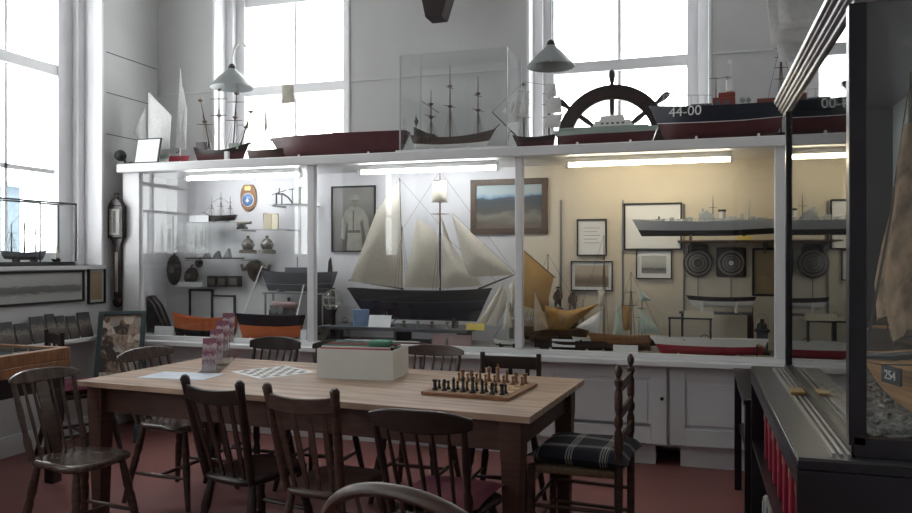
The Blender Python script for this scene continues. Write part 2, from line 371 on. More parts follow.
MB().box((CX1-.02, CY0+.045, ZD), (CX1, CY1-.03, ZT0)).build('end_panel', M['cream'], case)
for a, b in ((-4.335, mx[0]-.03), (mx[0]+.03, mx[1]-.027), (mx[1]+.027, .472)):
    MB().box((a, CY0+.012, .76), (b, CY0+.017, ZT0)).build('glass_pane', M['caseglass'], case)
YBK = CY1-.03
# cupboards under the case
cup = thing('low_cupboard', 'long row of pale grey panelled cupboards under the display case', 'cupboard', (0,0,0))
MB().box((CX0, 5.30, .13), (CX1, CY1, .685)).build('carcass', M['cup'], cup)
MB().box((CX0, 5.33, 0), (-.26, CY1, .13)).box((-.10, 5.33, 0), (CX1, CY1, .13)).build('plinth', M['cup'], cup)
dx = [-4.48, -3.65, -2.78, -1.91, -1.04, -.17]
for i, x0 in enumerate(dx):
    x1 = min(x0+.855, CX1-.01); yy = 5.255 if i != 5 else 5.275
    d = MB()
    for a, b, z0, z1 in ((x0, x0+.10, .15, .675), (x1-.10, x1, .15, .675), (x0+.10, x1-.10, .585, .675), (x0+.10, x1-.10, .15, .26)):
        d.box((a, yy, z0), (b, yy+.025, z1))
    d.box((x0+.10, yy+.014, .28), (x1-.10, yy+.025, .62)); d.box((x0+.125, yy+.008, .285), (x1-.125, yy+.02, .56))
    do = d.build('door', M['cup'], cup, bevel=.003)
    MB().lathe([(.006,0),(.006,-.012),(.012,-.018),(.012,-.026),(.004,-.03)], (x1-.03 if i < 5 else x1-.05, yy, .46), 12, 0, 'y').build('knob', M['blackm'], do)
# fluorescent battens
def batten(u0, u1, v, m, label):
    a = at(u0, v, Y=5.30); b = at(u1, v, Y=5.30); z = ZT0
    t = thing('strip_light', label, 'strip light', ((a.x+b.x)/2, 5.30, ZT0), 0, 'strip lights in the display case'); L = (b.x-a.x)/2
    MB().box((-L, -.02, -.035), (L, .03, 0)).build('housing', M['wpaint'], t, bevel=.003)
    for s in (-1, 1): MB().box((s*L-.012, -.018, -.07), (s*L+.012, .018, -.035)).build('tube_holder', M['wpaint'], t, bevel=.003)
    MB().tube([(-L+.01, 0, -.052), (L-.01, 0, -.052)], .013, 12).build('tube', m, t)
batten(187, 301, 175, M['tubec'], 'glowing fluorescent strip light in the left bay of the case')
batten(360, 498, 167, M['tubec'], 'glowing fluorescent strip light over the big cream-sailed schooner')
batten(567, 732, 160, M['tubew'], 'warm fluorescent strip light over the grey warship in the right bay')

# ================================================================== PICTURES
def picture(u0, v0, u1, v1, Y, label, pm, fm, fw=.014, mount=0, cat='picture', extra=None, name='framed_picture'):
    a = at(u0, v0, Y=Y); b = at(u1, v1, Y=Y); va = at(u1, v0, Y=Y); vb = at(u0, v1, Y=Y)
    z1 = (a.z+va.z)/2; z0 = (b.z+vb.z)/2; wd = b.x-a.x; h = z1-z0
    t = thing(name, label, cat, ((a.x+b.x)/2, Y, z0)); W = wd/2
    mb = MB()
    for q in (((-W,-.02,0),(-W+fw,0,h)), ((W-fw,-.02,0),(W,0,h)), ((-W+fw,-.02,0),(W-fw,0,fw)), ((-W+fw,-.02,h-fw),(W-fw,0,h))): mb.box(*q)
    mb.build('frame', fm, t, bevel=.002)
    if mount:
        MB().box((-W+fw,-.008,fw), (W-fw,-.004,h-fw)).build('mount', M['paper'], t)
        k = fw+mount; MB().box((-W+k,-.010,k), (W-k,-.007,h-k)).build('print', pm, t)
    else: MB().box((-W+fw,-.008,fw), (W-fw,-.004,h-fw)).build('print', pm, t)
    if extra: extra(t, W, h)
    return t
def soldier(t, W, h):
    g1 = mat('pale_grey_uniform', (.33,.32,.28), .7, noise=.25, scale=20); g2 = mat('mid_grey_skin', (.24,.22,.19), .7, noise=.3, scale=40); g3 = mat('dark_belt', (.10,.09,.08), .7)
    T = Matrix.Translation((0,-.009,0))
    MB().prism([(x*W,0,z*h) for x, z in ((-.30,.02),(.42,.02),(.36,.30),(.30,.44),(.42,.50),(.60,.14),(.78,.18),(.66,.52),(.46,.64),(.16,.69),(-.10,.69),(-.36,.63),(-.52,.48),(-.56,.22),(-.40,.18),(-.30,.46),(-.22,.42))], (0,-.002,0), M=T).build('person_figure', g1, t)
    mb = MB().ball((.06*W,-.010,h*.755), .030, 14, sc=(.85,.08,1.15)).box((.0,-.012,h*.68),(.12*W,-.009,h*.72)); mb.build('face', g2, t)
    MB().prism([(x*W,0,z*h) for x, z in ((-.18,.79),(.30,.79),(.30,.84),(.16,.87),(-.08,.87),(-.2,.83))], (0,-.004,0), M=T).build('cap', g1, t)
    MB().box((-.24*W,-.0125,h*.29), (.32*W,-.011,h*.33)).box((-.02*W,-.0125,h*.33), (.03*W,-.011,h*.62)).build('belt', g3, t)
picture(332, 186, 376, 252, YBK, 'framed grey photograph of a standing man in a light uniform, hanging left of the schooner', P_port, M['blackm'], .012, extra=soldier)
picture(471, 179, 548, 234, YBK, 'brown-framed seascape painting with blue sky behind the case mullion', P_land, M['spar'], .045)
def lines(t, W, h):
    mb = MB()
    for i in range(5): mb.box((-W+.05, -.0095, h*(.35+.1*i)), (W-.05-.02*(i % 2), -.0085, h*(.35+.1*i)+.004))
    mb.build('faint_lines', mat('faint_grey_ink', (.35,.35,.35), .8), t)
picture(577, 219, 607, 256, YBK, 'small black-framed white certificate above the sepia coast view', M['paper'], M['blackm'], .011, extra=lines)
picture(571, 261, 613, 291, YBK, 'black-framed sepia coastal landscape with a white mount', P_sepia, M['blackm'], .009, .022)
picture(624, 203, 682, 250, YBK, 'largest black-framed white sheet, partly behind the grey warship bow', M['paper'], M['blackm'], .011)
picture(636, 250, 672, 279, YBK, 'small framed photograph of a ship with wide white mount, below the grey warship', P_grey, M['blackm'], .008, .032)
picture(752, 248, 777, 296, YBK, 'dark-framed brown document at the right end of the case', P_tan, M['blackm'], .014)
picture(190, 289, 214, 321, YBK, 'small black-framed blank sheet behind the orange boat', M['board'], M['blackm'], .018)
picture(212, 295, 236, 322, YBK, 'smallest black-framed grey sheet behind the bow of the navy and orange boat', M['board'], M['blackm'], .014)

# ================================================================== SHIP MODEL TOOLKIT
def hull(L, B, D, mats, wl=.45, sheer=.15, rake=.10, srake=.05, transom=.5, flip=False, name='hull', parent=None, full=.45, bul=.06, N=18, ss_=.8):
    mb = MB(); ss = [0, .12, .3, wl, wl+.02, .8, 1.0]; sec = []
    sg = -1 if flip else 1
    for i in range(N+1):
        t = i/N
        if t < .5: wd = transom + (1-transom)*math.sin(PI/2*(t/.5)**.8)
        else: wd = 1-((t-.5)/.5)**2.3
        wd = max(.02, wd)*B/2; zt = D*(1+sheer*((2*t-1)**2)*(1.3 if t > .5 else ss_)-sheer*.3)
        row = []
        for s_ in ss:
            x = (t-.5)*L + rake*L*(s_-1)*max(0, (t-.6)/.4)**2 - srake*L*(s_-1)*max(0, (.35-t)/.35)
            row.append((sg*x, wd*(.04+.96*s_**full), zt*s_ + (D*.12*(1-s_)*max(0,(.3-t)/.3))))
        sec.append(row)
    K = len(ss); vs = []; fs = []; ms = []
    for row in sec:
        vs += row; vs += [(x, -y, z) for x, y, z in row]
    for i in range(N):
        for side in (0, K):
            for k in range(K-1):
                a = i*2*K+side+k; b = (i+1)*2*K+side+k
                fs.append((a, b, b+1, a+1)); ms.append(0 if ss[k] < wl-.001 else (3 if (k == 3 and len(mats) > 3) else 1))
        fs.append((i*2*K, (i+1)*2*K, (i+1)*2*K+K, i*2*K+K)); ms.append(0)
    for e in (0, N):
        for k in range(K-1):
            a = e*2*K+k; fs.append((a, a+1, a+1+K, a+K)); ms.append(0 if ss[k] < wl-.001 else 1)
    n0 = len(vs)
    for row in sec: x, y, z = row[-1]; vs += [(x, y*.92, z-D*bul), (x, -y*.92, z-D*bul)]
    for i in range(N):
        a = n0+2*i; fs.append((a, a+2, a+3, a+1)); ms.append(2)
        g = i*2*K+K-1; h = g+2*K; fs.append((g, h, a+2, a)); ms.append(1); fs.append((g+K, h+K, a+3, a+1)); ms.append(1)
    mb.v = vs; mb.f = fs; mb.m = ms
    return mb.build(name, mats, parent, sharp=50)
def sail(poly, parent, m, bil=.02, label=None, y=0, th=.003):
    """poly in parent's local (x, z); returns the object"""
    n0 = len(poly); P = []
    for i in range(n0):
        a = Vector((poly[i][0], 0, poly[i][1])); b = Vector((poly[(i+1)%n0][0], 0, poly[(i+1)%n0][1]))
        for k in range(4): P.append(a.lerp(b, k/4))
    c = sum(P, Vector())/len(P); n = len(P); vs = []; R = [1, .75, .5, .25]
    for s in (0, 1):
        for r in R:
            for p in P:
                q = c+(p-c)*r; vs.append((q.x, y+bil*(1-r*r)+s*th, q.z))
        vs.append((c.x, y+bil+s*th, c.z))
    fs = []; off = n*len(R)+1
    for s in (0, 1):
        o = s*off
        for j in range(len(R)-1):
            for k in range(n): fs.append((o+j*n+k, o+j*n+(k+1)%n, o+(j+1)*n+(k+1)%n, o+(j+1)*n+k))
        for k in range(n): fs.append((o+(len(R)-1)*n+k, o+(len(R)-1)*n+(k+1)%n, o+n*len(R)))
    for k in range(n): fs.append((k, (k+1)%n, off+(k+1)%n, off+k))
    o = MB().add(vs, fs).build('sail', m, parent, sharp=60)
    if label: o['label'] = label
    return o
def mast(parent, x, z0, z1, r=.006, rake=0, yards=(), ya=60, m=None, tops=(), y=0):
    m = m or M['spar']
    o = MB().tube([(x, y, z0), (x+rake*.6, y, z0+(z1-z0)*.6), (x+rake, y, z1)], [r, r*.8, r*.4], 8).build('mast', m, parent)
    for z, l in yards:
        f = (z-z0)/(z1-z0); cx = x+rake*f; ca, sa = math.cos(math.radians(ya)), math.sin(math.radians(ya))
        MB().tube([(cx-l*ca, y-l*sa-.008, z), (cx, y-.008, z), (cx+l*ca, y+l*sa-.008, z)], [r*.3, r*.6, r*.3], 6).build('yard', m, o)
    for z in tops:
        f = (z-z0)/(z1-z0); cx = x+rake*f
        MB().lathe([(r*1.2, -.012), (r*3.2, 0), (r*3.2, .006), (r*1.2, .01)], (cx, y, z), 8).build('mast_top', m, o)
    return o
def rigging(parent, segs, r=.0011, m=None):
    mb = MB()
    for a, b in segs:
        a = Vector(a); b = Vector(b); mb.tube([a, b], r, 4)
    return mb.build('rigging', m or M['rope'], parent)
def shrouds(x, w, z0, z1, rake=0, n=3, dx=.03):
    out = []
    for s in (-1, 1):
        for k in range(n): out.append(((x-dx+(k)*dx, s*w, z0), (x+rake, 0, z1)))
    return out
def cradle(parent, xs, B, h, m=None):
    mb = MB()
    for x in xs: mb.box((x-.008, -B/2, -h), (x+.008, B/2, .0)); mb.prism([(x-.008, -B/2, 0), (x-.008, -B/2, h*.8+.01), (x-.008, -B/2+.012, 0)], (.016,0,0)); mb.prism([(x-.008, B/2, 0), (x-.008, B/2, h*.8+.01), (x-.008, B/2-.012, 0)], (.016,0,0))
    return mb.build('stand', m or M['wpaint'], parent)
def card(u0, v0, u1, v1, Y, label, m, name='label_card', base=None, lean=.03, group=None):
    a = at(u0, v1, Y=Y); b = at(u1, v0, Y=Y); z = base if base is not None else a.z; h = b.z-a.z; W = (b.x-a.x)/2
    mb = MB().prism([(-W,0,0),(W,0,0),(W,lean,h),(-W,lean,h)], (0,.004,0)).prism([(-W*.6,.004,0),(W*.6,.004,0),(W*.6,lean+.02,0),(-W*.6,lean+.02,0)], (0,0,.003))
    o = mb.build(name, m); o.location = ((a.x+b.x)/2, Y, z); return tag(o, label, 'card', group)
def span(u0, u1, Y): return at(u0, 256, Y=Y).x, at(u1, 256, Y=Y).x
def zz(u, v, Y): return at(u, v, Y=Y).z

# ================================================================== MODELS INSIDE THE CASE, bay 2: big schooner
Y = 5.42; x0, x1 = span(349, 492, Y); zb = zz(420, 320, Y); zt = zz(420, 290, Y)
pl = MB().box((at(322,0,Y=5.3).x, 5.27, .845), (at(468,0,Y=5.3).x, 5.66, .872))
for x in (at(330,0,Y=5.4).x, at(400,0,Y=5.4).x, at(462,0,Y=5.4).x): pl.box((x-.012, 5.30, ZD), (x+.012, 5.62, .845))
tag(pl.build('display_plinth', M['dgrey'], bevel=.003), 'low dark grey display plinth under the big schooner', 'plinth')
sc = thing('schooner_model', 'large two-masted schooner model with black hull and big cream sails', 'ship model', ((x0+x1)/2, Y, zb))
ox, oz = (x0+x1)/2, zb
def sp(*pts): return [(at(u, v, Y=Y).x-ox, at(u, v, Y=Y).z-oz) for u, v in pts]
hull(x1-x0, .20, zt-zb, [M['navy'], M['blackm'], M['spar'], M['dgrey']], wl=.62, sheer=.10, rake=.10, srake=.12, transom=.35, parent=sc)
MB().box((-.3, -.05, -(zb-.872)), (-.28, .05, .02)).box((.28, -.05, -(zb-.872)), (.30, .05, .02)).build('stand', M['blackm'], sc)
m1x = at(402, 0, Y=Y).x-ox; m2x = at(440, 0, Y=Y).x-ox; hz = zt-zb
mast(sc, m1x, hz*.8, zz(399, 178, Y)-oz, .009, rake=-.02); mast(sc, m2x, hz*.8, zz(440, 171, Y)-oz, .009, yards=((zz(440,181,Y)-oz, .05), (zz(440,202,Y)-oz,.06), (zz(440,214,Y)-oz,.07)), ya=15)
bs = sp((478, 289), (516, 274)); MB().tube([(bs[0][0],0,bs[0][1]), (bs[1][0],0,bs[1][1])], [.008,.004]).build('bowsprit', M['spar'], sc)
for poly, bil in (([(351,281),(378,210),(396,187),(400,182),(404,288)], -.05), ([(405,287),(418,219),(437,231),(441,288)], -.04), ([(433,181),(447,181),(447,202),(433,202)], -.02),
                  ([(443,234),(443,288),(484,286)], -.03), ([(452,213),(468,277),(515,275)], -.04), ([(441,214),(458,262),(478,281),(455,286),(446,250)], .02)):
    sail(sp(*poly), sc, M['sail'], bil, y=-.012 if bil > -.035 else -.02)
b1 = sp((349,280),(404,289)); MB().tube([(b1[0][0],0,b1[0][1]), (b1[1][0],0,b1[1][1])], .005).build('boom', M['spar'], sc)
g1 = sp((378,208),(402,226)); MB().tube([(g1[0][0],-.01,g1[0][1]), (g1[1][0],-.01,g1[1][1])], .004).build('gaff', M['spar'], sc)
seg = []
for a, b in (((440,171),(516,274)), ((399,178),(440,225)), ((399,178),(352,282)), ((440,171),(402,230)), ((452,213),(516,274)), ((440,232),(496,281))):
    q = sp(a, b); seg.append(((q[0][0],0,q[0][1]), (q[1][0],0,q[1][1])))
seg += shrouds(m1x, .09, hz, zz(402, 225, Y)-oz) + shrouds(m2x, .09, hz, zz(440, 225, Y)-oz)
rigging(sc, seg)
# things around it
g = at(333, 300, Y=5.36)
t = thing('glass_float', 'clear glass fishing float in a cord net beside the schooner stern', 'float', (g.x, 5.36, ZD))
zc = g.z-ZD
MB().ball((0,0,zc), .078, 20).build('glass_ball', M['clear'], t)
MB().lathe([(.05,0),(.05,.012),(.02,.03),(.02,zc-.10),(.035,zc-.07)], (0,0,0)).build('pedestal', M['blackm'], t)
mb = MB()
for k in range(4):
    a = PI*k/4; mb.tube([(.08*math.cos(a)*math.sin(q), .08*math.sin(a)*math.sin(q), zc+.08*math.cos(q)) for q in [2*PI*i/24 for i in range(25)]], .0022, 5)
for h_ in (-.04, .02): mb.tube([(math.sqrt(.0064-h_*h_)*math.cos(q), math.sqrt(.0064-h_*h_)*math.sin(q), zc+h_) for q in [2*PI*i/24 for i in range(25)]], .0022, 5)
mb.build('cord_net', M['ropel'], t)
# oar-like dark rudder and block left of the float
p = at(331, 287, Y=5.6)
t = thing('rudder_post', 'tall dark wooden rudder on a black box left of the schooner', 'ship part', (p.x-.03, 5.58, ZD)); h_ = zz(331, 257, 5.58)-ZD; hb = zz(325, 288, 5.58)-ZD
MB().box((-.10,-.06,0), (.05,.06,hb)).build('box', M['blackm'], t, bevel=.004)
MB().prism([(.01,-.01,hb), (.05,-.01,hb), (.052,-.01,h_*.85), (.04,-.01,h_), (.02,-.01,h_*.95), (.012,-.01,h_*.8)], (0,.02,0)).build('blade', M['dark'], t, bevel=.004)
t = thing('gear_wheel', 'dark pulley block with a round wheel in front of the black box', 'ship part', (at(322, 0, Y=5.30).x, 5.30, ZD), 0)
MB().lathe([(.03,-.03),(.055,-.03),(.06,-.01),(.045,0),(.06,.01),(.055,.03),(.03,.03)], (0,0,.062), 18, 0, 'y').build('wheel', M['bronze'], t)
MB().tube([(0,-.045,.062),(0,.045,.062)], .012).build('axle', M['blackm'], t)
q = at(360, 322, Y=5.33)
o = MB().box((-.06,-.03,0), (.06,.03,.125)).build('pamphlet_box', [M['bluebox']], bevel=.002); o.location = (q.x, 5.35, .872); o.rotation_euler.z = .5
tag(o, 'pale blue and white card box standing at the schooner stern', 'box')
card(368, 318, 390, 329, 5.295, 'blank white card leaning on the plinth under the schooner', M['paper'], base=.872)
card(466, 321, 484, 327, 5.285, 'small yellow label on the plinth under the schooner bow', M['yellow'], base=.872, lean=.01)
card(432, 334, 446, 345, 5.27, 'narrow dusty pink card standing below the plinth, left of its wider twin', M['pink'], base=ZD, lean=.008)
card(448, 334, 471, 345, 5.27, 'wider dusty pink card standing below the plinth right end', M['pink'], base=ZD, lean=.008)
o = MB().box((at(340,0,Y=5.28).x, 5.262, ZD), (at(428,0,Y=5.28).x, 5.292, ZD+.018)).box((at(345,0,Y=5.28).x, 5.264, ZD+.018), (at(420,0,Y=5.28).x, 5.29, ZD+.026), 1).build('folded_flag', [M['red'], M['wpaint']], bevel=.003)
tag(o, 'folded red and white flag lying below the plinth', 'flag')
# small fittings on the plinth
for k, (u, m_, lb) in enumerate(((404, 'bronze', 'small bronze cleat on the plinth, leftmost of the fittings below the schooner'), (418, 'steel', 'small steel bollard on the plinth right of the bronze cleat'),
                                  (432, 'bronze', 'small bronze bollard below the middle of the schooner hull'), (447, 'steel', 'small steel capstan on the plinth nearest the yellow label'))):
    p = at(u, 325, Y=5.31)
    o = MB().lathe([(.018,0),(.018,.006),(.009,.012),(.009,.035),(.016,.042),(.016,.05),(.006,.055)], (0,0,0)).box((-.025,-.006,.018), (.025,.006,.026)).build('deck_fitting', M[m_])
    o.location = (p.x, 5.31, .872); tag(o, lb, 'fitting', 'fittings on the schooner plinth')

# small white-hulled ship by the mullion
Y = 5.33; ox = at(508, 0, Y=Y).x; oz = zz(508, 341, Y); oz = ZD+.012
t = thing('fishing_boat_model', 'small white-hulled sailing boat model with cream jibs at the middle mullion', 'ship model', (ox, Y, oz))
hull(.22, .07, .045, [M['dgrey'], M['wpaint'], M['spar']], wl=.3, parent=t, flip=True); cradle(t, (-.05,.05), .06, .012, M['blackm'])
mast(t, -.0, .03, zz(505, 286, Y)-oz, .004, yards=(), m=M['wpaint'])
for poly in ([(475,326),(503,282),(500,300),(484,327)], [(486,325),(504,285),(508,303),(496,326)], [(503,330),(507,298),(513,327)], [(509,286),(514,278),(517,300),(511,310)]):
    sail(sp(*poly), t, M['sail'], -.015, y=.012*len(poly)-.04)
rigging(t, [((-.11,0,.05),(0,0,.2)), ((.11,0,.05),(0,0,.2))])
# little white-and-dark ledge cabinet behind the mullion
t = thing('small_shelf_unit', 'small white shelf unit behind the middle mullion below the ochre sail', 'shelf', (at(524,0,Y=5.6).x, 5.6, ZD))
h_ = zz(524, 300, 5.6)-ZD
MB().box((-.11,-.07,h_-.02), (.11,.07,h_)).box((-.11,-.07,h_*.55), (.11,.07,h_*.55+.02)).build('shelf', M['wpaint'], t, bevel=.002)
MB().box((-.11,-.07,0), (-.095,.07,h_-.02)).box((.095,-.07,0), (.11,.07,h_-.02)).build('side_panel', M['wpaint'], t)

# ------------------------------------------------------------------ bay 3
# ochre lugger
Y = 5.50; ox = at(556, 0, Y=Y).x; oz = ZD+.03
t = thing('lugger_model', 'brown lugger model with tall ochre sail and a second lowered ochre sail', 'ship model', (ox, Y, oz))
hull(.50, .14, .10, [M['dark'], M['spar'], M['spar']], wl=.4, parent=t); cradle(t, (-.12,.12), .10, .03, M['dark'])
mast(t, at(548,0,Y=Y).x-ox, .05, zz(548, 254, Y)-oz, .006); mast(t, at(583,0,Y=Y).x-ox, .05, zz(583,300,Y)-oz, .005)
sail(sp((524,250),(554,277),(546,312),(524,306)), t, M['tan'], -.03, y=-.012)
sail(sp((545,305),(568,311),(600,303),(577,322),(566,332),(548,330)), t, M['tan'], -.03, y=-.02)
y_ = sp((522,249),(556,278)); MB().tube([(y_[0][0],-.012,y_[0][1]), (y_[1][0],-.012,y_[1][1])], .004).build('yard', M['spar'], t)
rigging(t, [((-.25,0,.1),(at(548,0,Y=Y).x-ox,0,zz(548,254,Y)-oz)), ((.25,0,.1),(at(548,0,Y=Y).x-ox,0,zz(548,254,Y)-oz))])
# two fishermen figurines
def figurine(u, vt, vb, Y, label, m, sit):
    zb_ = zz(u, vb, Y); h_ = zz(u, vt, Y)-zb_
    t = thing('fisherman_figurine', label, 'figurine', (at(u,0,Y=Y).x, Y, ZD), 0, 'fisherman figurines')
    k = zb_-ZD
    # one skinned body
    verts = [(0,0,k+h_*.35),(0,0,k+h_*.6),(0,0,k+h_*.78),(0,-.004,k+h_*.86),(0,-.004,k+h_*.95),
             (h_*.16,0,k+h_*.72),(h_*.2,-.02,k+h_*.5),(h_*.1,-.05,k+h_*.42),(-h_*.16,0,k+h_*.72),(-h_*.2,-.02,k+h_*.5),(-h_*.1,-.05,k+h_*.42),
             (h_*.1,-.01,k+h_*.3),(h_*.12,-.03 if sit else 0,k+h_*.15),(h_*.12,-.03 if sit else 0,k+.004),(-h_*.1,-.01,k+h_*.3),(-h_*.12,-.03 if sit else 0,k+h_*.15),(-h_*.12,-.03 if sit else 0,k+.004)]
    edges = [(0,1),(1,2),(2,3),(3,4),(2,5),(5,6),(6,7),(2,8),(8,9),(9,10),(0,11),(11,12),(12,13),(0,14),(14,15),(15,16)]
    rad = [.17,.17,.14,.07,.11,.08,.06,.05,.08,.06,.05,.1,.08,.06,.1,.08,.06]
    me = bpy.data.meshes.new('body'); me.from_pydata(verts, edges, []); o = bpy.data.objects.new('body', me); C.objects.link(o); o.parent = t
    sm = o.modifiers.new('skin', 'SKIN'); o.modifiers.new('sub', 'SUBSURF').levels = 1; o.modifiers['sub'].render_levels = 1
    for i, v in enumerate(me.skin_vertices[0].data): v.radius = (rad[i]*h_, rad[i]*h_*.9); v.use_root = (i == 0)
    me.materials.append(m)
    MB().lathe([(h_*.15,0),(h_*.15,h_*.015),(h_*.10,h_*.03),(h_*.09,h_*.08),(.002,h_*.1)], (0,-.004,k+h_*.98)).build('hat', M['dark'], t)
    MB().box((-h_*.25,-.05,0),(h_*.25,.03,k+.004)).build('base', M['dark'], t, bevel=.003)
figurine(558, 288, 308, 5.655, 'small dark brown fisherman figurine with a hat, left of the pair behind the ochre sail', M['brown'], False)
figurine(573, 291, 311, 5.655, 'broader brown fisherman figurine hunched, right of the pair behind the ochre sail', M['spar'], True)
# small boats with pale sails in front
Y = 5.36
def small_boat(u0, u1, vb, label, hm, sails, masts, Y, lift=.02, name='sailing_boat_model', B=.07, D=.045, yards=()):
    global ox, oz
    xa, xb = span(u0, u1, Y); ox = (xa+xb)/2; oz = ZD+lift
    t = thing(name, label, 'ship model', (ox, Y, oz))
    hull(xb-xa, B, D, hm, wl=.4, parent=t, flip=True); cradle(t, (-(xb-xa)*.22, (xb-xa)*.22), B*.8, lift, M['dark'])
    sg = []
    for u, v in masts:
        mx_ = at(u,0,Y=Y).x-ox; mz = zz(u, v, Y)-oz
        mast(t, mx_, D*.6, mz, .0045, yards=[(D+(mz-D)*f, l) for f, l in yards], ya=25)
        sg += [((xa-ox,0,D), (mx_,0,mz)), ((xb-ox,0,D), (mx_,0,mz))] + shrouds(mx_, B*.45, D, mz*.8)
    rigging(t, sg, .0009)
    for poly, m_ in sails: sail([(at(u,v,Y=Y).x-ox, at(u,v,Y=Y).z-oz) for u, v in poly], t, m_, -.015, y=-.01)
    return t
small_boat(528, 558, 334, 'small boat model with a peach-coloured sail in front of the lugger', [M['spar'], M['spar'], M['spar']], [([(535,291),(549,329),(534,331)], cloth('peach_sailcloth', (.52,.42,.30)))], [(535,290)], 5.42, .035)
small_boat(572, 606, 334, 'small boat model with a white jib right of the ochre sails', [M['dark'], M['wpaint'], M['spar']], [([(602,310),(602,334),(576,327)], M['sailw']), ([(598,290),(605,290),(605,306),(599,306)], M['sail'])], [(604,235)], 5.44, .03)
small_boat(612, 664, 336, 'two-masted ketch model with pale green and white sails', [M['brown'], M['spar'], M['spar']],
           [([(617,298),(626,334),(613,336)], M['mint']), ([(630,305),(630,330),(622,331),(623,306)], M['tan']), ([(638,305),(662,332),(638,334)], M['mint']), ([(639,288),(652,300),(640,302)], M['mint'])],
           [(631,272),(642,295)], 5.46, .03, yards=((.5,.05),(.7,.04)))
# dark long hulls at the front of bay 3
def long_hull(u0, u1, v0, v1, Y, label, mats, flip, B=.10, wl=.5, name='boat_model', lift=None, sheer=.1, rake=.1, thw=True, base=ZD, transom=.4):
    xa, xb = span(u0, u1, Y); z0 = zz((u0+u1)/2, v1, Y) if lift is None else base+lift; D = zz((u0+u1)/2, v0, Y)-z0
    t = thing(name, label, 'ship model', ((xa+xb)/2, Y, z0))
    hull(xb-xa, B, D, mats, wl=wl, flip=flip, parent=t, sheer=sheer, rake=rake, transom=transom, bul=.15)
    L = xb-xa; cradle(t, (-L*.25, L*.25), B*.7, z0-base if z0 > base+.002 else .002, M['wpaint'])
    if thw:
        for k in range(3): MB().box((-L*.2+L*.2*k-.01, -B*.42, D*.86), (-L*.2+L*.2*k+.01, B*.42, D*.90)).build('thwart', M['spar'], t)
    return t
long_hull(533, 606, 341, 351, 5.29, 'long dark brown hull model lying in front of the lugger', [M['dark'], M['dark'], M['spar']], True, .06, .5, lift=.004)
card(552, 337, 575, 344, 5.265, 'white label card in front of the long dark hull', M['paper'], base=ZD+.025, lean=.004)
t = long_hull(588, 652, 335, 349, 5.34, 'ragged brown wooden hull model under the pale-sailed ketch', [M['brown'], M['plank'], M['spar']], True, .09, .5, lift=.004)
card(613, 345, 638, 352, 5.262, 'white label card in front of the ragged brown hull', M['paper'], base=ZD, lean=.004)
long_hull(650, 768, 338, 357, 5.30, 'long white rowing gig model with red bottom and dark gunwale', [M['bred'], M['wpaint'], M['dark'], M['bred']], True, .10, .52, lift=.002, sheer=.06)
# warship on its shelf
Y = 5.44; xa, xb = span(632, 778, Y); z0 = zz(700, 236, Y); D = zz(700, 221, Y)-z0
zs = z0-.03
t = thing('glass_shelf', 'long shelf carrying the grey warship in the right bay', 'shelf', (0,0,0))
MB().box((at(678,0,Y=5.5).x, 5.36, zs-.012), (CX1-.022, YBK-.001, zs)).build('board', M['spar'], t, bevel=.002)
for u in (690, 765): MB().prism([(at(u,0,Y=5.6).x, YBK-.002, zs-.012), (at(u,0,Y=5.6).x, 5.45, zs-.012), (at(u,0,Y=5.6).x, YBK-.002, zs-.09)], (.01,0,0)).build('bracket', M['dgrey'], t)
ws = thing('warship_model', 'long grey warship model with black bottom on the upper shelf of the right bay', 'ship model', ((xa+xb)/2, Y, z0))
L = xb-xa
hull(L, .13, D, [M['blackm'], M['grey'], M['grey']], wl=.38, sheer=.18, rake=.07, srake=.02, transom=.6, flip=True, parent=ws)
MB().box((-.09,-.03,-.03), (-.07,.03,.01)).box((.25,-.03,-.03), (.27,.03,.01)).build('stand', M['spar'], ws)
def wp(u): return at(u, 0, Y=Y).x-(xa+xb)/2
mb = MB()
mb.prism([(wp(697),-.035,D*.9),(wp(716),-.035,D*.9),(wp(714),-.035,D+.035),(wp(706),-.035,D+.075),(wp(700),-.035,D+.035)], (0,.07,0)).box((wp(699),-.03,D+.03),(wp(710),.03,D+.055)).box((wp(712),-.03,D*.9),(wp(745),.03,D+.012))
for u, w_, h_ in ((664,.02,.02),(672,.03,.028),(690,.04,.03),(703,.02,.085),(733,.05,.03),(742,.02,.045),(753,.03,.03),(760,.04,.02)): mb.box((wp(u)-w_/2,-.025,D*.9),(wp(u)+w_/2,.025,D+h_))
mb.build('bridge', M['grey'], ws, bevel=.003)
MB().lathe([(.022,0),(.022,.055),(.024,.056),(.024,.072),(.018,.072)], (wp(722),0,D)).build('funnel', M['wpaint'], ws)
MB().lathe([(.025,0),(.025,.014)], (wp(722),0,D+.06)).build('funnel_cap', M['blackm'], ws)
mast(ws, wp(713), D, zz(713, 196, Y)-z0, .004, yards=((D+.09,.03),), ya=20, m=M['dgrey']); mast(ws, wp(749), D, zz(749, 198, Y)-z0, .006, m=M['grey'])
for u in (660, 682, 757, 766):
    g = MB().lathe([(.016,0),(.018,.01),(.014,.018)], (wp(u),0,D*.97)).build('gun_turret', M['grey'], ws)
    MB().tube([(wp(u),0,D*.97+.012), (wp(u)-.035,0,D*.97+.018)], .002, 6).build('gun_barrel', M['dgrey'], g)
mb = MB()
for k in range(16): mb.tube([(-L*.47+L*.9*k/15,-.045,D*.95), (-L*.47+L*.9*k/15,-.045,D*.95+.018)], .0009, 4)
mb.tube([(-L*.47,-.045,D*.95+.018), (L*.43,-.045,D*.95+.018)], .0009, 4); mb.build('guard_rail', M['dgrey'], ws)
MB().tube([(wp(659),0,D), (wp(659),0,D+.035)], .006, 6).build('vent', M['blackm'], ws)
card(699, 235, 719, 239, 5.365, 'cream label strip on the warship shelf edge', M['paperc'], base=zs, lean=.004)
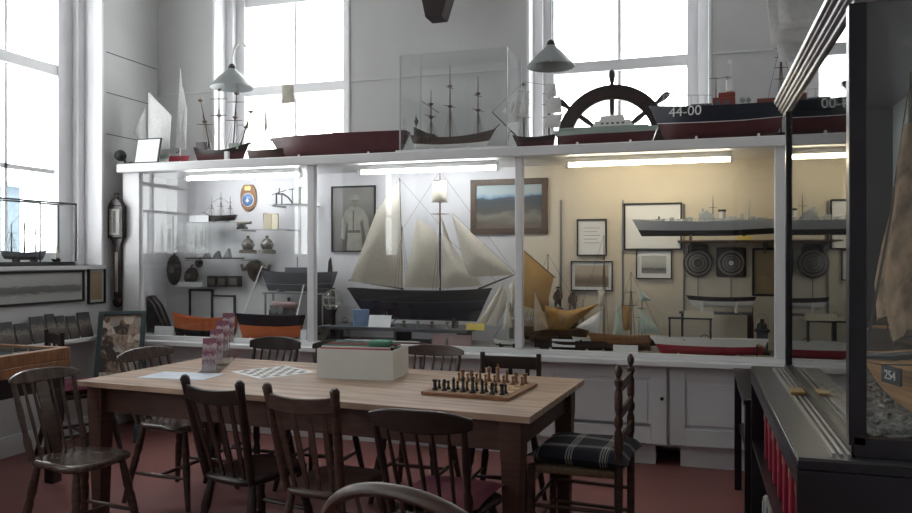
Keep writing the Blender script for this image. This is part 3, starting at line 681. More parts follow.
card(737, 236, 752, 240, 5.365, 'yellow-green label strip on the warship shelf edge', M['yellow'], base=zs, lean=.004)
# shelf uprights on the cream board
for u, v0, v1, lb in ((561, 200, 300, 'slotted metal shelf upright between painting and certificate'), (623, 200, 320, 'slotted metal shelf upright left of the warship bow'), (684, 204, 320, 'slotted metal shelf upright left of the brass dials')):
    x = at(u,0,Y=YBK).x; a = zz(u, v0, YBK); b = zz(u, v1, YBK)
    mb = MB().box((x-.007, YBK-.008, b), (x-.003, YBK, a)).box((x+.003, YBK-.008, b), (x+.007, YBK, a)).box((x-.003, YBK-.003, b), (x+.003, YBK, a))
    k = b
    while k < a-.02: mb.box((x-.003, YBK-.008, k), (x+.003, YBK-.003, k+.014)); k += .03
    tag(mb.build('shelf_upright', M['steel']), lb, 'shelf upright', 'shelf uprights in the right bay')
# brass dials
for u, lb, square, cc in ((698, 'round brass dial instrument with concentric rings on a dark plaque', False, M['bronze']), (731, 'square-cased brass dial instrument with a bright centre, right of the ringed one', True, M['wpaint'])):
    c = at(u, 263, Y=YBK); R_ = (at(u+15,263,Y=YBK).x-c.x)
    t = thing('ship_instrument', lb, 'instrument', (c.x, YBK, c.z), 0, 'brass dial instruments')
    if square: MB().box((-R_, -.03, -R_), (R_, 0, R_*1.12)).build('casing', M['dark'], t, bevel=.03)
    else:
        MB().lathe([(R_,0),(R_,-.03),(R_*.9,-.035)], (0,0,0), 28, 0, 'y').build('casing', M['dark'], t)
        MB().box((-R_*.7,-.03,R_*.5), (R_*.7,0,R_*1.3)).build('top_plate', M['dark'], t, bevel=.02)
    for r_, m_, d in ((.88, M['dring'], .040), (.74, M['dark'], .042), (.62, M['dring'], .045), (.52, M['dgrey'], .047), (.40, M['dring'], .049), (.30, M['dgrey'], .051), (.18, cc, .054)):
        MB().lathe([(R_*r_, 0), (R_*r_, -d), (R_*r_*.93, -d-.002)], (0,0,0), 28, 0, 'y').build('dial_ring', m_, t)
    MB().tube([(0,-.01,-R_), (0,-.012,-R_-.14)], .003, 6).build('pendulum_rod', M['dgrey'], t)
    MB().box((-.02,-.02,-R_-.16), (.02,-.005,-R_-.14)).build('pendulum_weight', M['bronze'], t, bevel=.003)
# half hull boat on shelf with legs
Y = 5.52; xa, xb = span(686, 756, Y); z0 = zz(720, 307, Y); D = zz(720, 297, Y)-z0
t = thing('model_table', 'small dark metal display table in the right bay carrying a white-bottomed boat', 'stand', ((xa+xb)/2, Y, ZD)); hh = z0-.035-ZD
MB().box((-.27,-.06,hh-.012), (.20,.06,hh)).build('top', M['dgrey'], t)
for sx, sy in ((-.25,-.05),(-.25,.05),(.18,-.05),(.18,.05)): MB().box((sx-.007,sy-.007,0), (sx+.007,sy+.007,hh-.012)).build('leg', M['blackm'], t)
t = thing('boat_model', 'slender boat model with dark top and white bottom on the small dark table', 'ship model', ((xa+xb)/2, Y, z0))
hull(xb-xa, .08, D, [M['wpaint'], M['dark'], M['dark']], wl=.6, parent=t, flip=True); cradle(t, (-.12,.10), .06, .035, M['wpaint'])
card(684, 311, 714, 317, 5.30, 'long cream label card leaning in front of the small dark table', M['paperc'], base=zz(700,318,5.30), lean=.004)
t = thing('low_stand', 'low black frame stand under the cream label card', 'stand', (at(690,0,Y=5.31).x, 5.31, ZD)); hh = zz(700,318,5.30)-ZD
MB().box((-.14,-.02,hh-.01), (.14,.03,hh)).build('top', M['blackm'], t)
for s in (-.13, .13): MB().box((s-.006,-.015,0), (s+.006,.025,hh-.01)).build('leg', M['blackm'], t)
# dark items at right end
t = thing('signal_lantern', 'dark square ship lantern at the right end of the case', 'lantern', (at(762,0,Y=5.45).x, 5.45, ZD))
MB().box((-.045,-.045,0), (.045,.045,.02)).box((-.045,-.045,.15), (.045,.045,.17)).build('frame', M['blackm'], t, bevel=.003)
MB().box((-.035,-.035,.02), (.035,.035,.15)).build('lens', mat('smoky_lens', (.08,.09,.11), .1), t)
MB().lathe([(.035,.17),(.03,.20),(.012,.215),(.012,.235)], (0,0,0)).build('chimney', M['blackm'], t)
MB().tube([(-.04,0,.17),(-.035,0,.25),(0,0,.275),(.035,0,.25),(.04,0,.17)], .003, 6).build('carry_handle', M['steel'], t)
t = thing('rolled_banner', 'dark red rolled pennant standing beside the lantern', 'flag', (at(751,0,Y=5.5).x, 5.50, ZD))
MB().tube([(0,0,0),(0,0,.20),(.01,0,.28)], [.02,.018,.004], 10).build('cloth_roll', M['red'], t); MB().tube([(0,0,.0),(.012,0,.31)], .004, 6).build('pole', M['spar'], t)
t = thing('telescope', 'white and brass spyglass propped over the gig stern', 'telescope', (at(757,0,Y=5.275).x, 5.275, ZD+.06), 0)
q = MB().tube([(-.06,0,.05),(.0,0,.025)], .008, 10).build('barrel', M['wpaint'], t); MB().tube([(0,0,.025),(.05,0,.004)], .006, 10).build('eyepiece_tube', M['brass'], t)
MB().box((-.004,-.008,-.06), (.004,.008,.022)).build('rest', M['blackm'], t)

# ------------------------------------------------------------------ bay 1
Y = 5.30
long_hull(172, 238, 317, 333, 5.30, 'orange lifeboat model with black bottom at the left of the case', [M['blackm'], M['orange'], M['dark']], True, .12, .35, lift=.003, sheer=.22, rake=.06)
long_hull(236, 303, 315, 334, 5.29, 'boat model with navy topsides over a bright orange bottom', [M['orange'], M['navy'], M['dark']], True, .09, .55, lift=.003, sheer=.04, transom=.85)
card(154, 322, 173, 331, 5.27, 'white label card left of the orange lifeboat', M['paper'], base=ZD, lean=.01)
card(300, 324, 306, 335, 5.26, 'small white card at the left mullion', M['paper'], base=ZD, lean=.01)
def glass_shelf(u0, u1, v, Y0, label, Y1=YBK-.001):
    z = zz((u0+u1)/2, v, Y0); a = at(u0,0,Y=Y0).x; b = at(u1,0,Y=Y0).x
    t = thing('glass_shelf', label, 'shelf', ((a+b)/2, 0, z), 0, 'glass shelves in the left bay'); W = (b-a)/2
    MB().box((-W, Y0, -.006), (W, Y1, 0)).build('shelf_pane', M['boxglass'], t)
    for s in (-1, 1): MB().box((s*W*.9-.006, Y0+.05, -.014), (s*W*.9+.006, Y1, -.006)).build('bracket', M['steel'], t)
    return z
zA = glass_shelf(178, 242, 259, 5.42, 'lower glass shelf with small models in the left bay')
zB = glass_shelf(236, 286, 229, 5.46, 'middle glass shelf holding the bronze cannon')
zC = glass_shelf(267, 306, 204, 5.46, 'top glass shelf holding dark crane models beside the mullion')
# glazed box carrying a three-masted model, on shelf A
ua, ub = at(186,0,Y=5.5).x, at(236,0,Y=5.5).x; zt_ = zz(210, 222, 5.5)
t = thing('glass_box', 'small upright glass box on the lower shelf of the left bay', 'glass box', ((ua+ub)/2, 5.56, zA)); W = (ub-ua)/2; h_ = zt_-zA
mb = MB()
for s in (-1, 1): mb.box((s*W-.002,-.10,0), (s*W+.002,.10,h_-.004))
mb.box((-W+.002,-.10,0), (W-.002,-.097,h_-.004)).box((-W-.002,-.10,h_-.004), (W+.002,.10,h_)).build('glass_walls', M['boxglass'], t)
MB().box((-W+.01,-.08,0), (W-.01,.08,.012)).build('base', M['blackm'], t)
for k in range(3):
    MB().prism([(-.12+.1*k,-.01,.012),(-.05+.1*k,-.01,.012),(-.07+.1*k,-.01,.05+.02*k),(-.10+.1*k,-.01,.045)], (0,.04,0)).build('small_model', (M['bronze'], M['dark'], M['steel'])[k], t, bevel=.004)
card(189, 215, 208, 222, 5.47, 'white blank block on top of the small glass box', M['paper'], base=zt_, lean=.004)
Y = 5.57; ox = at(221,0,Y=Y).x; oz = zt_+.008
t = thing('sailing_ship_model', 'small dark three-masted ship model on top of the small glass box', 'ship model', (ox, Y, oz))
hull(.30, .07, .05, [M['dark'], M['dark'], M['spar']], wl=.5, parent=t, flip=True); cradle(t, (-.06,.06), .05, .008, M['dark'])
sg = []
for x, h_ in ((-.09,.22),(0,.25),(.09,.21)):
    mast(t, x, .03, h_, .004, yards=((h_*.5,.03),(h_*.75,.022)), ya=50); sg += shrouds(x, .028, .05, h_*.7, n=3, dx=.015)
sg += [((-.17,0,.075),(-.07,0,.17)), ((-.07,0,.17),(0,0,.2)), ((0,0,.2),(.07,0,.16))]
rigging(t, sg, .0012); MB().tube([(-.11,0,.05),(-.18,0,.08)], .003, 6).build('bowsprit', M['spar'], t)
# plaque
c = at(249, 196, Y=YBK); t = thing('crest_plaque', 'oval wooden plaque with a blue round crest in the left bay', 'plaque', (c.x, YBK, c.z))
R_ = .078
MB().prism([(math.cos(a)*R_, 0, math.sin(a)*R_*1.45-(.02 if math.sin(a) < 0 else 0)) if abs(math.sin(a)) < .9 or math.sin(a) < 0 else (math.cos(a)*R_, 0, R_*1.25) for a in [2*PI*i/24 for i in range(24)]], (0,-.015,0)).build('shield', M['plank'], t, bevel=.003)
MB().lathe([(.052,0),(.052,-.022),(.048,-.024)], (0,0,-.035), 24, 0, 'y').build('crest', mat('blue_enamel', (.07,.16,.36), .3), t)
MB().lathe([(.058,0),(.058,-.019)], (0,0,-.035), 24, 0, 'y').build('rim', M['wpaint'], t)
MB().prism([(-.02,-.024,-.05),(.0,-.024,-.02),(.02,-.024,-.05),(.008,-.024,-.045),(0,-.024,-.06),(-.008,-.024,-.045)], (0,-.003,0)).build('emblem', M['wpaint'], t)
MB().box((-.03,-.02,.045), (.03,-.015,.085)).build('crown', M['brass'], t, bevel=.004)
# cannon on shelf B
p = at(243, 226, Y=5.52); t = thing('cannon_model', 'small bronze cannon model on the middle glass shelf', 'cannon', (p.x, 5.52, zB))
MB().tube([(-.05,0,.045),(-.02,0,.05),(.05,0,.055),(.075,0,.057)], [.018,.017,.011,.013], 12).build('barrel', M['bronze'], t)
MB().prism([(-.05,-.016,.008),(.03,-.016,.008),(.01,-.016,.045),(-.03,-.016,.04)], (0,.032,0)).build('carriage', M['dark'], t)
for x in (-.035, .02):
    for y in (-.024, .016): MB().lathe([(.012,0),(.012,.008)], (x,y,.012), 12, 0, 'y').build('wheel', M['blackm'], t)
p = at(268, 226, Y=5.52); t = thing('sailcloth_book', 'cream parchment book standing open on the middle glass shelf', 'book', (p.x, 5.55, zB), .2)
MB().prism([(-.06,0,0),(-.002,.03,0),(-.002,.04,.13),(-.055,.012,.14)], (0,.008,0)).prism([(.002,.03,0),(.065,0,0),(.06,.012,.125),(.002,.04,.13)], (0,.008,0)).build('pages', M['paperc'], t)
MB().prism([(-.062,.012,0),(0,.042,0),(.068,.012,0),(.068,.016,0),(0,.048,0),(-.062,.016,0)], (0,0,.13)).build('cover', M['spar'], t)
# crane/derrick models on shelf C
p = at(281, 200, Y=5.52); t = thing('bridge_model', 'dark arched gantry model on the top glass shelf', 'model', (p.x, 5.55, zC))
MB().box((-.07,-.02,0), (.10,.02,.008)).build('base', M['dgrey'], t)
MB().tube([(-.06,0,.008),(-.06,0,.09),(.0,0,.09),(.05,0,.06),(.09,0,.01)], .007, 8).tube([(-.01,0,.01),(-.01,0,.09)], .005).build('arch', M['dark'], t)
MB().tube([(-.10,0,.085),(.03,0,.12)], .003, 6).tube([(-.04,0,.09),(-.03,0,.14)], .004, 6).build('jib', M['dark'], t)
p = at(300, 200, Y=5.50); t = thing('windmill_pump_model', 'pale green cylinder pump model with a cross arm next to the left mullion', 'model', (p.x-.03, 5.52, zC))
MB().lathe([(.03,0),(.03,.005),(.022,.01),(.022,.12),(.028,.125),(.015,.14)], (0,0,0)).build('cylinder', M['gdeck'], t); MB().tube([(-.08,0,.12),(.05,0,.135)], .004, 6).tube([(-.05,0,.13),(-.05,0,.0)], .003, 6).build('arm', M['dgrey'], t)
# diving helmets
def helmet(u, v, Y, s, label):
    c = at(u, v, Y=Y); t = thing('diving_helmet', label, 'diving helmet', (c.x, Y, c.z), 0, 'miniature diving helmets')
    MB().lathe([(.0501*s,-.07*s),(.075*s,-.065*s),(.072*s,-.045*s),(.04*s,-.035*s),(.052*s,0),(.045*s,.03*s),(.025*s,.05*s),(.012*s,.055*s),(.014*s,.075*s),(.003,.08*s)], (0,0,0), 18).build('bonnet', M['bronze'], t)
    for k, a in enumerate((-PI/2, 0, PI)):
        x, y = .048*s*math.cos(a), .048*s*math.sin(a)
        MB().ball((x, y, .002), .02*s, 10, sc=(.6 if k else 1, 1 if k else .5, 1)).build('porthole', M['steel'], t)
    MB().box((-.01, .03, -.072*s), (.01, YBK-Y, -.06*s)).build('wall_bracket', M['blackm'], t)
helmet(248, 245, 5.60, 1.0, 'bronze diving helmet on the back wall, left of two'); helmet(267, 245, 5.60, 1.0, 'bronze diving helmet on the back wall, right of two')
c = at(257, 268, Y=YBK); t = thing('scrolled_bracket', 'dark scrolled carving holding a brown basket shield below the diving helmets', 'carving', (c.x, YBK, c.z))
MB().tube([(-.14,-.02,.03),(-.12,-.02,-.01),(-.08,-.02,0),(-.05,-.02,.04),(0,-.02,.05),(.05,-.02,.04),(.08,-.02,0),(.12,-.02,-.01),(.14,-.02,.03)], [.012,.02,.022,.02,.022,.02,.022,.02,.012], 10).build('scroll', M['bronze'], t)
MB().lathe([(.07,.035),(.068,0),(.05,-.07),(.02,-.11),(.004,-.12)], (0,-.035,0), 16).build('basket', M['brown'], t)
MB().box((-.02,-.04,-.02), (.02,0,.02)).build('fixing', M['blackm'], t)
# big grey hull model behind mullion
Y = 5.58; xa, xb = span(261, 335, Y); z0 = zz(290, 291, Y); D = zz(290, 272, Y)-z0
t = thing('model_rack', 'steel rack carrying the dark grey hull model in the left bay', 'stand', ((xa+xb)/2, Y, ZD)); hh = z0-.01-ZD
MB().box((-.28,-.07,hh-.012), (.28,.07,hh)).build('top', M['steel'], t)
for sx in (-.26,.26):
    for sy in (-.06,.06): MB().box((sx-.006,sy-.006,0), (sx+.006,sy+.006,hh-.012)).build('leg', M['steel'], t)
t = thing('hull_model', 'dark grey ship hull model behind the left mullion', 'ship model', ((xa+xb)/2, Y, z0))
hull(xb-xa, .14, D, [M['dgrey'], M['dgrey'], M['dgrey'], M['grey']], wl=.35, parent=t, sheer=.08, transom=.7, flip=True); cradle(t, (-.15,.15), .1, .01, M['steel'])
MB().box((-.1,-.03,D*.9), (.12,.03,D*1.25)).build('cabin', M['dgrey'], t, bevel=.004); MB().tube([(0,0,D),(0,0,D*1.8)], .005).build('mast', M['steel'], t)
# pair of oars
for u0, v0, u1, v1, Yq, lb in ((243, 315, 262, 266, 5.42, 'white oar leaning over the navy and orange boat, left of two'), (297, 315, 305, 285, 5.40, 'white oar leaning beside the left mullion')):
    a = at(u0, v0, Y=Yq); b = at(u1, v1, Y=5.50); o = thing('model_oar', lb, 'oar', (a.x, a.y, ZD), 0, 'white oars')
    d = Vector((b.x-a.x, .08, b.z-a.z)); s0 = -(a.z-ZD)/d.z
    MB().tube([(d.x*s0, d.y*s0, .002), (d.x, d.y, a.z-ZD+d.z)], .0055, 8).build('shaft', M['wpaint'], o)
    MB().tube([(d.x*s0, d.y*s0, .002), (d.x*(s0+.25), d.y*(s0+.25), .002+d.z*.25)], [.012,.012], 8, flat=.3).build('blade', M['wpaint'], o)
# engine model
p = at(282, 305, Y=5.44); t = thing('engine_model', 'mauve boiler engine model behind the navy and orange boat', 'model', (p.x, 5.46, ZD))
h_ = zz(282, 306, 5.46)-ZD
MB().tube([(-.10,0,h_),(.09,0,h_),(.12,0,h_)], [.04,.04,.02], 16).build('boiler', mat('mauve_paint', (.22,.14,.14), .4), t)
MB().box((-.11,-.035,h_-.07), (.11,.035,h_-.03)).build('bed', M['dgrey'], t); MB().box((-.09,-.03,0), (-.07,.03,h_-.07)).box((.07,-.03,0), (.09,.03,h_-.07)).build('trestle', M['dgrey'], t)
MB().tube([(.05,0,h_),(.05,0,h_+.07)], .012).build('chimney', M['blackm'], t)
for x in (-.06, 0): MB().lathe([(.03,0),(.03,.01),(.01,.012)], (x,-.055,h_-.03), 16, 0, 'y').build('flywheel', M['steel'], t)
p = at(258, 312, Y=5.5); t = thing('model_crate', 'pale green crate behind the boats in the left bay', 'crate', (p.x-.02, 5.50, ZD)); MB().box((-.05,-.04,0), (.05,.04,.13)).build('sides', M['gdeck'], t, bevel=.003); MB().box((-.053,-.043,.115), (.053,.043,.135)).build('lid', M['blackm'], t, bevel=.003)
# wooden blocks and masks
def block(u, v, w, h, label, Y=YBK-.04, m='dark', tilt=0):
    c = at(u, v, Y=Y); t = thing('pulley_block', label, 'pulley block', (c.x, Y, c.z), 0, 'wooden pulley blocks')
    o = MB().ball((0,0,0), 1, 16, sc=(w/2, .035, h/2)).build('shell', M[m], t); o.rotation_euler.y = tilt
    MB().lathe([(w*.18,-.038),(w*.18,.0),(w*.1,.036)], (0,0,0), 12, 0, 'y').build('sheave', M['bronze'], t)
    MB().tube([(0,.0,h*.45), (0,.01,h*.58), (0,.035,h*.6)], .006, 6).build('hook', M['blackm'], t)
block(174, 270, .15, .27, 'large dark brown oval pulley block on the left bay back wall')
block(191, 276, .13, .16, 'medium brown pulley block right of the large oval one', m='brown', tilt=.5)
block(199, 263, .07, .08, 'smallest dark pulley block hanging by the lower shelf')
card(178, 282, 202, 286, 5.60, 'narrow white label on the small bracket under the pulley blocks', M['paper'], lean=.002)
c = at(190, 286, Y=5.60); o = MB().box((-.13,-.03,-.008), (.13,.112,0)).build('bracket_ledge', M['wpaint']); o.location = (c.x, 5.60, zz(178, 286, 5.60)-.0); tag(o, 'narrow white ledge under the pulley blocks', 'ledge')
for u0, u1, lb in ((207, 216, 'dark wooden box, left of three on the back wall above the small frames'), (217, 226, 'dark wooden box, middle of three on the back wall above the small frames'), (228, 238, 'dark wooden box, right of three on the back wall above the small frames')):
    a = at(u0, 287, Y=5.65); b = at(u1, 276, Y=5.65); o = MB().box((a.x, 5.65, a.z), (b.x, YBK, b.z)).box((a.x+.012, 5.645, a.z+.02), (b.x-.012, 5.65, b.z-.02), 1).build('wooden_box', [M['dark'], M['bronze']], bevel=.003); tag(o, lb, 'box', 'wooden boxes in the left bay')
t = thing('carved_prow', 'dark curved carved ship prow leaning in the lower left corner of the case', 'carving', (at(156,0,Y=5.45).x, 5.48, ZD))
MB().prism([(-.10,-.03,0),(.14,-.03,0),(.10,-.03,.10),(.03,-.03,.24),(-.05,-.03,.32),(-.10,-.03,.31),(-.11,-.03,.15)], (0,.06,0)).build('timber', M['dark'], t, bevel=.012)
MB().tube([(-.09,-.035,.30),(-.03,-.035,.25),(.03,-.035,.14),(.10,-.035,.02)], .008, 8).build('moulding', M['brown'], t)

# ================================================================== MODELS ON TOP OF THE CASE (z = ZT1)
# black ball lamp
p = at(115, 156, Y=5.30); t = thing('ball_lamp', 'small black round spotlight at the left end of the case top', 'lamp', (-4.50, 5.19, ZT1)); h_ = .075
MB().ball((-.02,0,h_), .048, 16).build('lamp_head', M['blackm'], t); MB().tube([(0.03,0,.0),(.03,0,.012),(.01,0,h_)], [.03,.01,.008], 10).build('stem', M['blackm'], t); MB().box((.045,-.02,0), (.095,.02,.02)).build('switch_box', M['blackm'], t, bevel=.003)
# framed card
a = at(137, 163, Y=5.22); b = at(163, 137, Y=5.22)
t = thing('framed_notice', 'white notice in a dark frame propped on the left end of the case', 'framed card', ((a.x+b.x)/2, 5.17, ZT1)); W = (b.x-a.x)/2*.93; h_ = b.z-ZT1
MM = Matrix.Rotation(math.radians(-12), 4, 'X')
MB().box((-W,0,0), (W,.012,h_), M=MM).build('frame', M['blackm'], t, bevel=.002); MB().box((-W+.012,-.003,.012), (W-.012,.001,h_-.012), M=MM).build('notice', M['paper'], t); MB().prism([(-.01,.01,0),(-.01,.09,0),(-.01,.05,h_*.7)], (.02,0,0)).build('strut', M['blackm'], t)
# pond yachts at left
Y = 5.52; ox = at(174,0,Y=Y).x; oz = ZT1+.02
t = thing('pond_yacht', 'red-hulled pond yacht with narrow white sails seen nearly edge on', 'ship model', (ox, Y, oz), 0)
hh_ = hull(.26, .10, .08, [M['bred'], M['bred'], M['wpaint']], wl=.5, parent=t, name='hull'); hh_.rotation_euler.z = math.radians(28)
cradle(t, (-.07,.07), .05, .02)
mx_ = at(180,0,Y=Y).x-ox
mast(t, mx_, .04, zz(181, 68, Y)-oz, .005, m=M['wpaint'])
sail(sp((181,70),(184,98),(183,148),(176,148)), t, M['sailw'], -.02, y=-.01); sail(sp((185,88),(189,110),(188,150),(183,150)), t, M['sailw'], -.02, y=-.03)
MB().tube([(mx_,0,.12),(mx_-.10,.08,.12)], .004).build('boom', M['spar'], t)
Y = 5.36; ox = at(158,0,Y=Y).x; oz = ZT1+.02
t = thing('pond_yacht', 'pale pond yacht with broad faded white sails against the corner wall', 'ship model', (ox, Y, oz), 0)
hull(.24, .08, .07, [M['wpaint'], M['gdeck'], M['wpaint']], wl=.5, parent=t); cradle(t, (-.07,.07), .07, .02)
mast(t, at(151,0,Y=Y).x-ox, .04, zz(150, 91, Y)-oz, .005, m=M['wpaint'])
sail(sp((149,92),(172,116),(170,149),(149,149)), t, M['sailw'], -.02, y=-.01); sail(sp((146,108),(147,148),(134,132)), t, M['sailw'], -.02, y=-.01)
# galleon under lamp
Y = 5.42; xa, xb = span(196, 250, Y); ox = (xa+xb)/2; oz = ZT1+.015
t = thing('galleon_model', 'dark crimson galleon model with bare fanned masts under the left lamp', 'ship model', (ox, Y, oz))
hull(xb-xa, .12, .11, [M['red'], M['dark'], M['spar']], wl=.6, parent=t, sheer=.45, transom=.6, rake=.15); cradle(t, (-.1,.1), .09, .015, M['red'])
def mx2(u, v): q = at(u, v, Y=Y); return q.x-ox, q.z-oz
sg = []
for (ub, ut, vt, yd) in ((211, 200, 97, (.5,)), (219, 219, 86, (.55,.8)), (233, 237, 90, (.5,.8)), (239, 252, 108, (.6,))):
    bx_, _ = mx2(ub, 140); tx_, tz_ = mx2(ut, vt)
    mast(t, bx_, .09, tz_, .007, rake=tx_-bx_, yards=[(.09+(tz_-.09)*f, .07) for f in yd], ya=15, tops=[.09+(tz_-.09)*.55, tz_-.03])
    sg += shrouds(bx_, .05, .11, tz_*.75, tx_*.75-bx_*.75, 3, .03)
rigging(t, sg, .0013)
MB().box((-.23,-.04,.10), (-.13,.04,.17)).build('aft_castle', M['dark'], t, bevel=.006); MB().box((.08,-.04,.10), (.17,.04,.15)).build('fore_castle', M['gdeck'], t, bevel=.006)
MB().tube([(xb-ox-.03,0,.13),(xb-ox+.06,0,.17)], .006).build('bowsprit', M['spar'], t)
MB().box((.08,-.10,-.015), (.115,-.07,.075)).build('candle_stub', M['wpaint'], t, bevel=.004)
# low brown wreck
long_hull(248, 284, 150, 160, 5.40, 'low brown weathered hull model between the galleon and the long red hull', [M['brown'], M['brown'], M['spar']], False, .08, .4, lift=.01, base=ZT1)
# long red racing hull
t = long_hull(270, 408, 135, 153, 5.42, 'long dark red yacht hull with flat deck below the left window', [M['red'], M['red'], M['dark']], True, .20, .5, lift=.018, base=ZT1, sheer=.02, rake=.10, thw=False, transom=.55)
h_ = zz(330, 135, 5.42)-ZT1-.018
MB().box((-.03,-.03,h_*.93), (.06,.03,h_+.015)).build('cabin_hatch', M['dark'], t, bevel=.004); MB().tube([(-.07,0,h_*.9),(-.07,0,h_+.05)], .004).build('mast_stub', M['spar'], t)
# faint pale boat in the window
Y = 5.62; ox = at(282,0,Y=Y).x; oz = ZT1+.015
t = thing('sailing_boat_model', 'small model boat with pale square sail and long spars against the left window', 'ship model', (ox, Y, oz))
hull(.34, .08, .06, [M['brown'], M['spar'], M['spar']], wl=.5, parent=t); cradle(t, (-.08,.08), .06, .015, M['dark'])
mast(t, at(288,0,Y=Y).x-ox, .04, zz(288, 84, Y)-oz, .003, yards=((zz(288,85,Y)-oz,.05),), ya=10, m=M['ropel'])
sail(sp((283,85),(294,85),(295,103),(282,104)), t, M['sail'], -.02, y=-.012)
sail(sp((266,101),(268,128),(265,135)), t, M['sail'], -.01, y=-.012)
rigging(t, [((sp(a)[0][0],0,sp(a)[0][1]), (sp(b)[0][0],0,sp(b)[0][1])) for a, b in (((266,98),(288,118)), ((288,118),(310,136)), ((288,84),(310,138)), ((266,98),(268,145)))], .002, M['ropel'])
# cased warship
a = at(400, 0, Y=5.24); b = at(507, 0, Y=5.24)
t = thing('glass_display_box', 'tall clear glass cover on a white base over the ship of the line', 'glass case', ((a.x+b.x)/2, 5.46, ZT1)); W = (b.x-a.x)/2; hg = zz(450, 52, 5.24)-ZT1; dp = .22
MB().box((-W-.03,-dp-.02,0), (W+.03,dp+.02,.022)).build('base', M['white'], t, bevel=.003)
mb = MB()
for s in (-1, 1): mb.box((s*W-.003,-dp,.022), (s*W+.003,dp,hg))
for s in (-1, 1): mb.box((-W+.003,s*dp-.003,.022), (W-.003,s*dp+.003,hg))
mb.box((-W-.003,-dp-.003,hg), (W+.003,dp+.003,hg+.006)); mb.build('glass_cover', M['boxglass'], t)
mb = MB()
for sx in (-1, 1):
    for sy in (-1, 1): mb.box((sx*W-.004, sy*dp-.004, .022), (sx*W+.004, sy*dp+.004, hg))
mb.build('edge_strips', mat('pale_edge_strip', (.42,.44,.46), .4), t)
Y = 5.45; xa, xb = span(412, 496, Y); ox = (xa+xb)/2; oz = ZT1+.05
t = thing('warship_model', 'brown three-masted ship of the line with gun ports inside the glass cover', 'ship model', (ox, Y, oz))
D = .092
hull(xb-xa, .13, D, [M['wpaint'], M['brown'], M['spar'], M['brass']], wl=.35, parent=t, sheer=.45, rake=.12, transom=.7)
MB().box((-.16,-.05,-.028), (-.14,.05,.01)).box((.12,-.05,-.028), (.14,.05,.01)).build('stand', M['wpaint'], t)
gp = MB()
for k in range(14):
    for r_ in (.62, .8): gp.box((-.24+k*.034, -.068, D*r_-.004), (-.232+k*.034, -.045, D*r_+.004))
gp.build('gun_ports', M['blackm'], t)
MB().prism([(-.305,-.03,D*1.0),(-.12,-.03,D*.95),(-.14,-.03,D*1.2),(-.20,-.03,D*1.35),(-.305,-.03,D*1.9)], (0,.06,0)).build('poop_deck', M['dark'], t, bevel=.003)
sg = []
for u, vt, yd in ((431, 90, (.45,)), (450, 65, (.42,.68)), (478, 76, (.42,.66))):
    x_, z_ = mx2(u, vt); o = mast(t, x_, D*.8, z_, .006, yards=[(D+(z_-D)*f, .085*(1.2-f)) for f in yd], ya=65, tops=[D+(z_-D)*.42, D+(z_-D)*.7])
    sg += shrouds(x_, .055, D, z_*.5, 0, 4, .02)
x_, z_ = mx2(431, 105); MB().tube([(x_-.07,-.01,z_+.03),(x_+.06,.01,z_-.06)], .003, 6).build('lateen_yard', M['spar'], t)
MB().tube([(xb-ox-.04,0,D*1.15),(xb-ox+.03,0,D*1.8)], .004).build('bowsprit', M['spar'], t)
fx, fz = mx2(416, 127); MB().tube([(fx,0,D*1.4),(fx,0,fz+.09)], .003, 6).build('flag_staff', M['spar'], t); MB().prism([(fx,-.001,fz+.08),(fx+.02,-.001,fz+.04),(fx,-.001,fz),(fx-.015,-.001,fz+.04)], (0,.004,0)).build('flag', M['dark'], t)
rigging(t, sg, .0011)
# white-sailed brig right of the box
Y = 5.36; xa, xb = span(512, 556, Y); ox = (xa+xb)/2; oz = ZT1+.02
t = thing('brig_model', 'dark-hulled two-masted brig with ragged white sails beside the glass cover', 'ship model', (ox, Y, oz))
hull(xb-xa, .09, .075, [M['red'], M['dark'], M['spar']], wl=.5, parent=t, flip=True, sheer=.3, rake=.14); cradle(t, (-.07,.07), .07, .02, M['dark'])
for u, vt in ((524, 82), (549, 85)):
    x_, z_ = mx2(u, vt); mast(t, x_, .05, z_, .005, yards=[(.08+(z_-.08)*f, .05) for f in (.35,.6,.82)], ya=30, tops=[z_-.02])
b_ = mx2(492, 112); MB().tube([(b_[0],0,b_[1]),(xa-ox+.03,0,.09)], [.003,.006]).build('bowsprit', M['dark'], t)
for poly in ([(522,88),(513,112),(506,124),(520,122)], [(525,84),(530,100),(528,118),(519,118)], [(546,85),(556,84),(557,97),(545,98)], [(545,100),(561,97),(562,113),(546,114)], [(546,116),(563,114),(560,128),(546,128)], [(503,112),(516,98),(514,120)]):
    sail(sp(*poly), t, M['sailw'], -.02, y=-.02)
rigging(t, [((b_[0],0,b_[1]), (*[mx2(524,82)[0]],0,mx2(524,82)[1])), ((mx2(524,82)[0],0,mx2(524,82)[1]), (mx2(549,85)[0],0,mx2(549,85)[1]))] + shrouds(mx2(524,0)[0], .04, .08, .28) + shrouds(mx2(549,0)[0], .04, .08, .28), .0012)
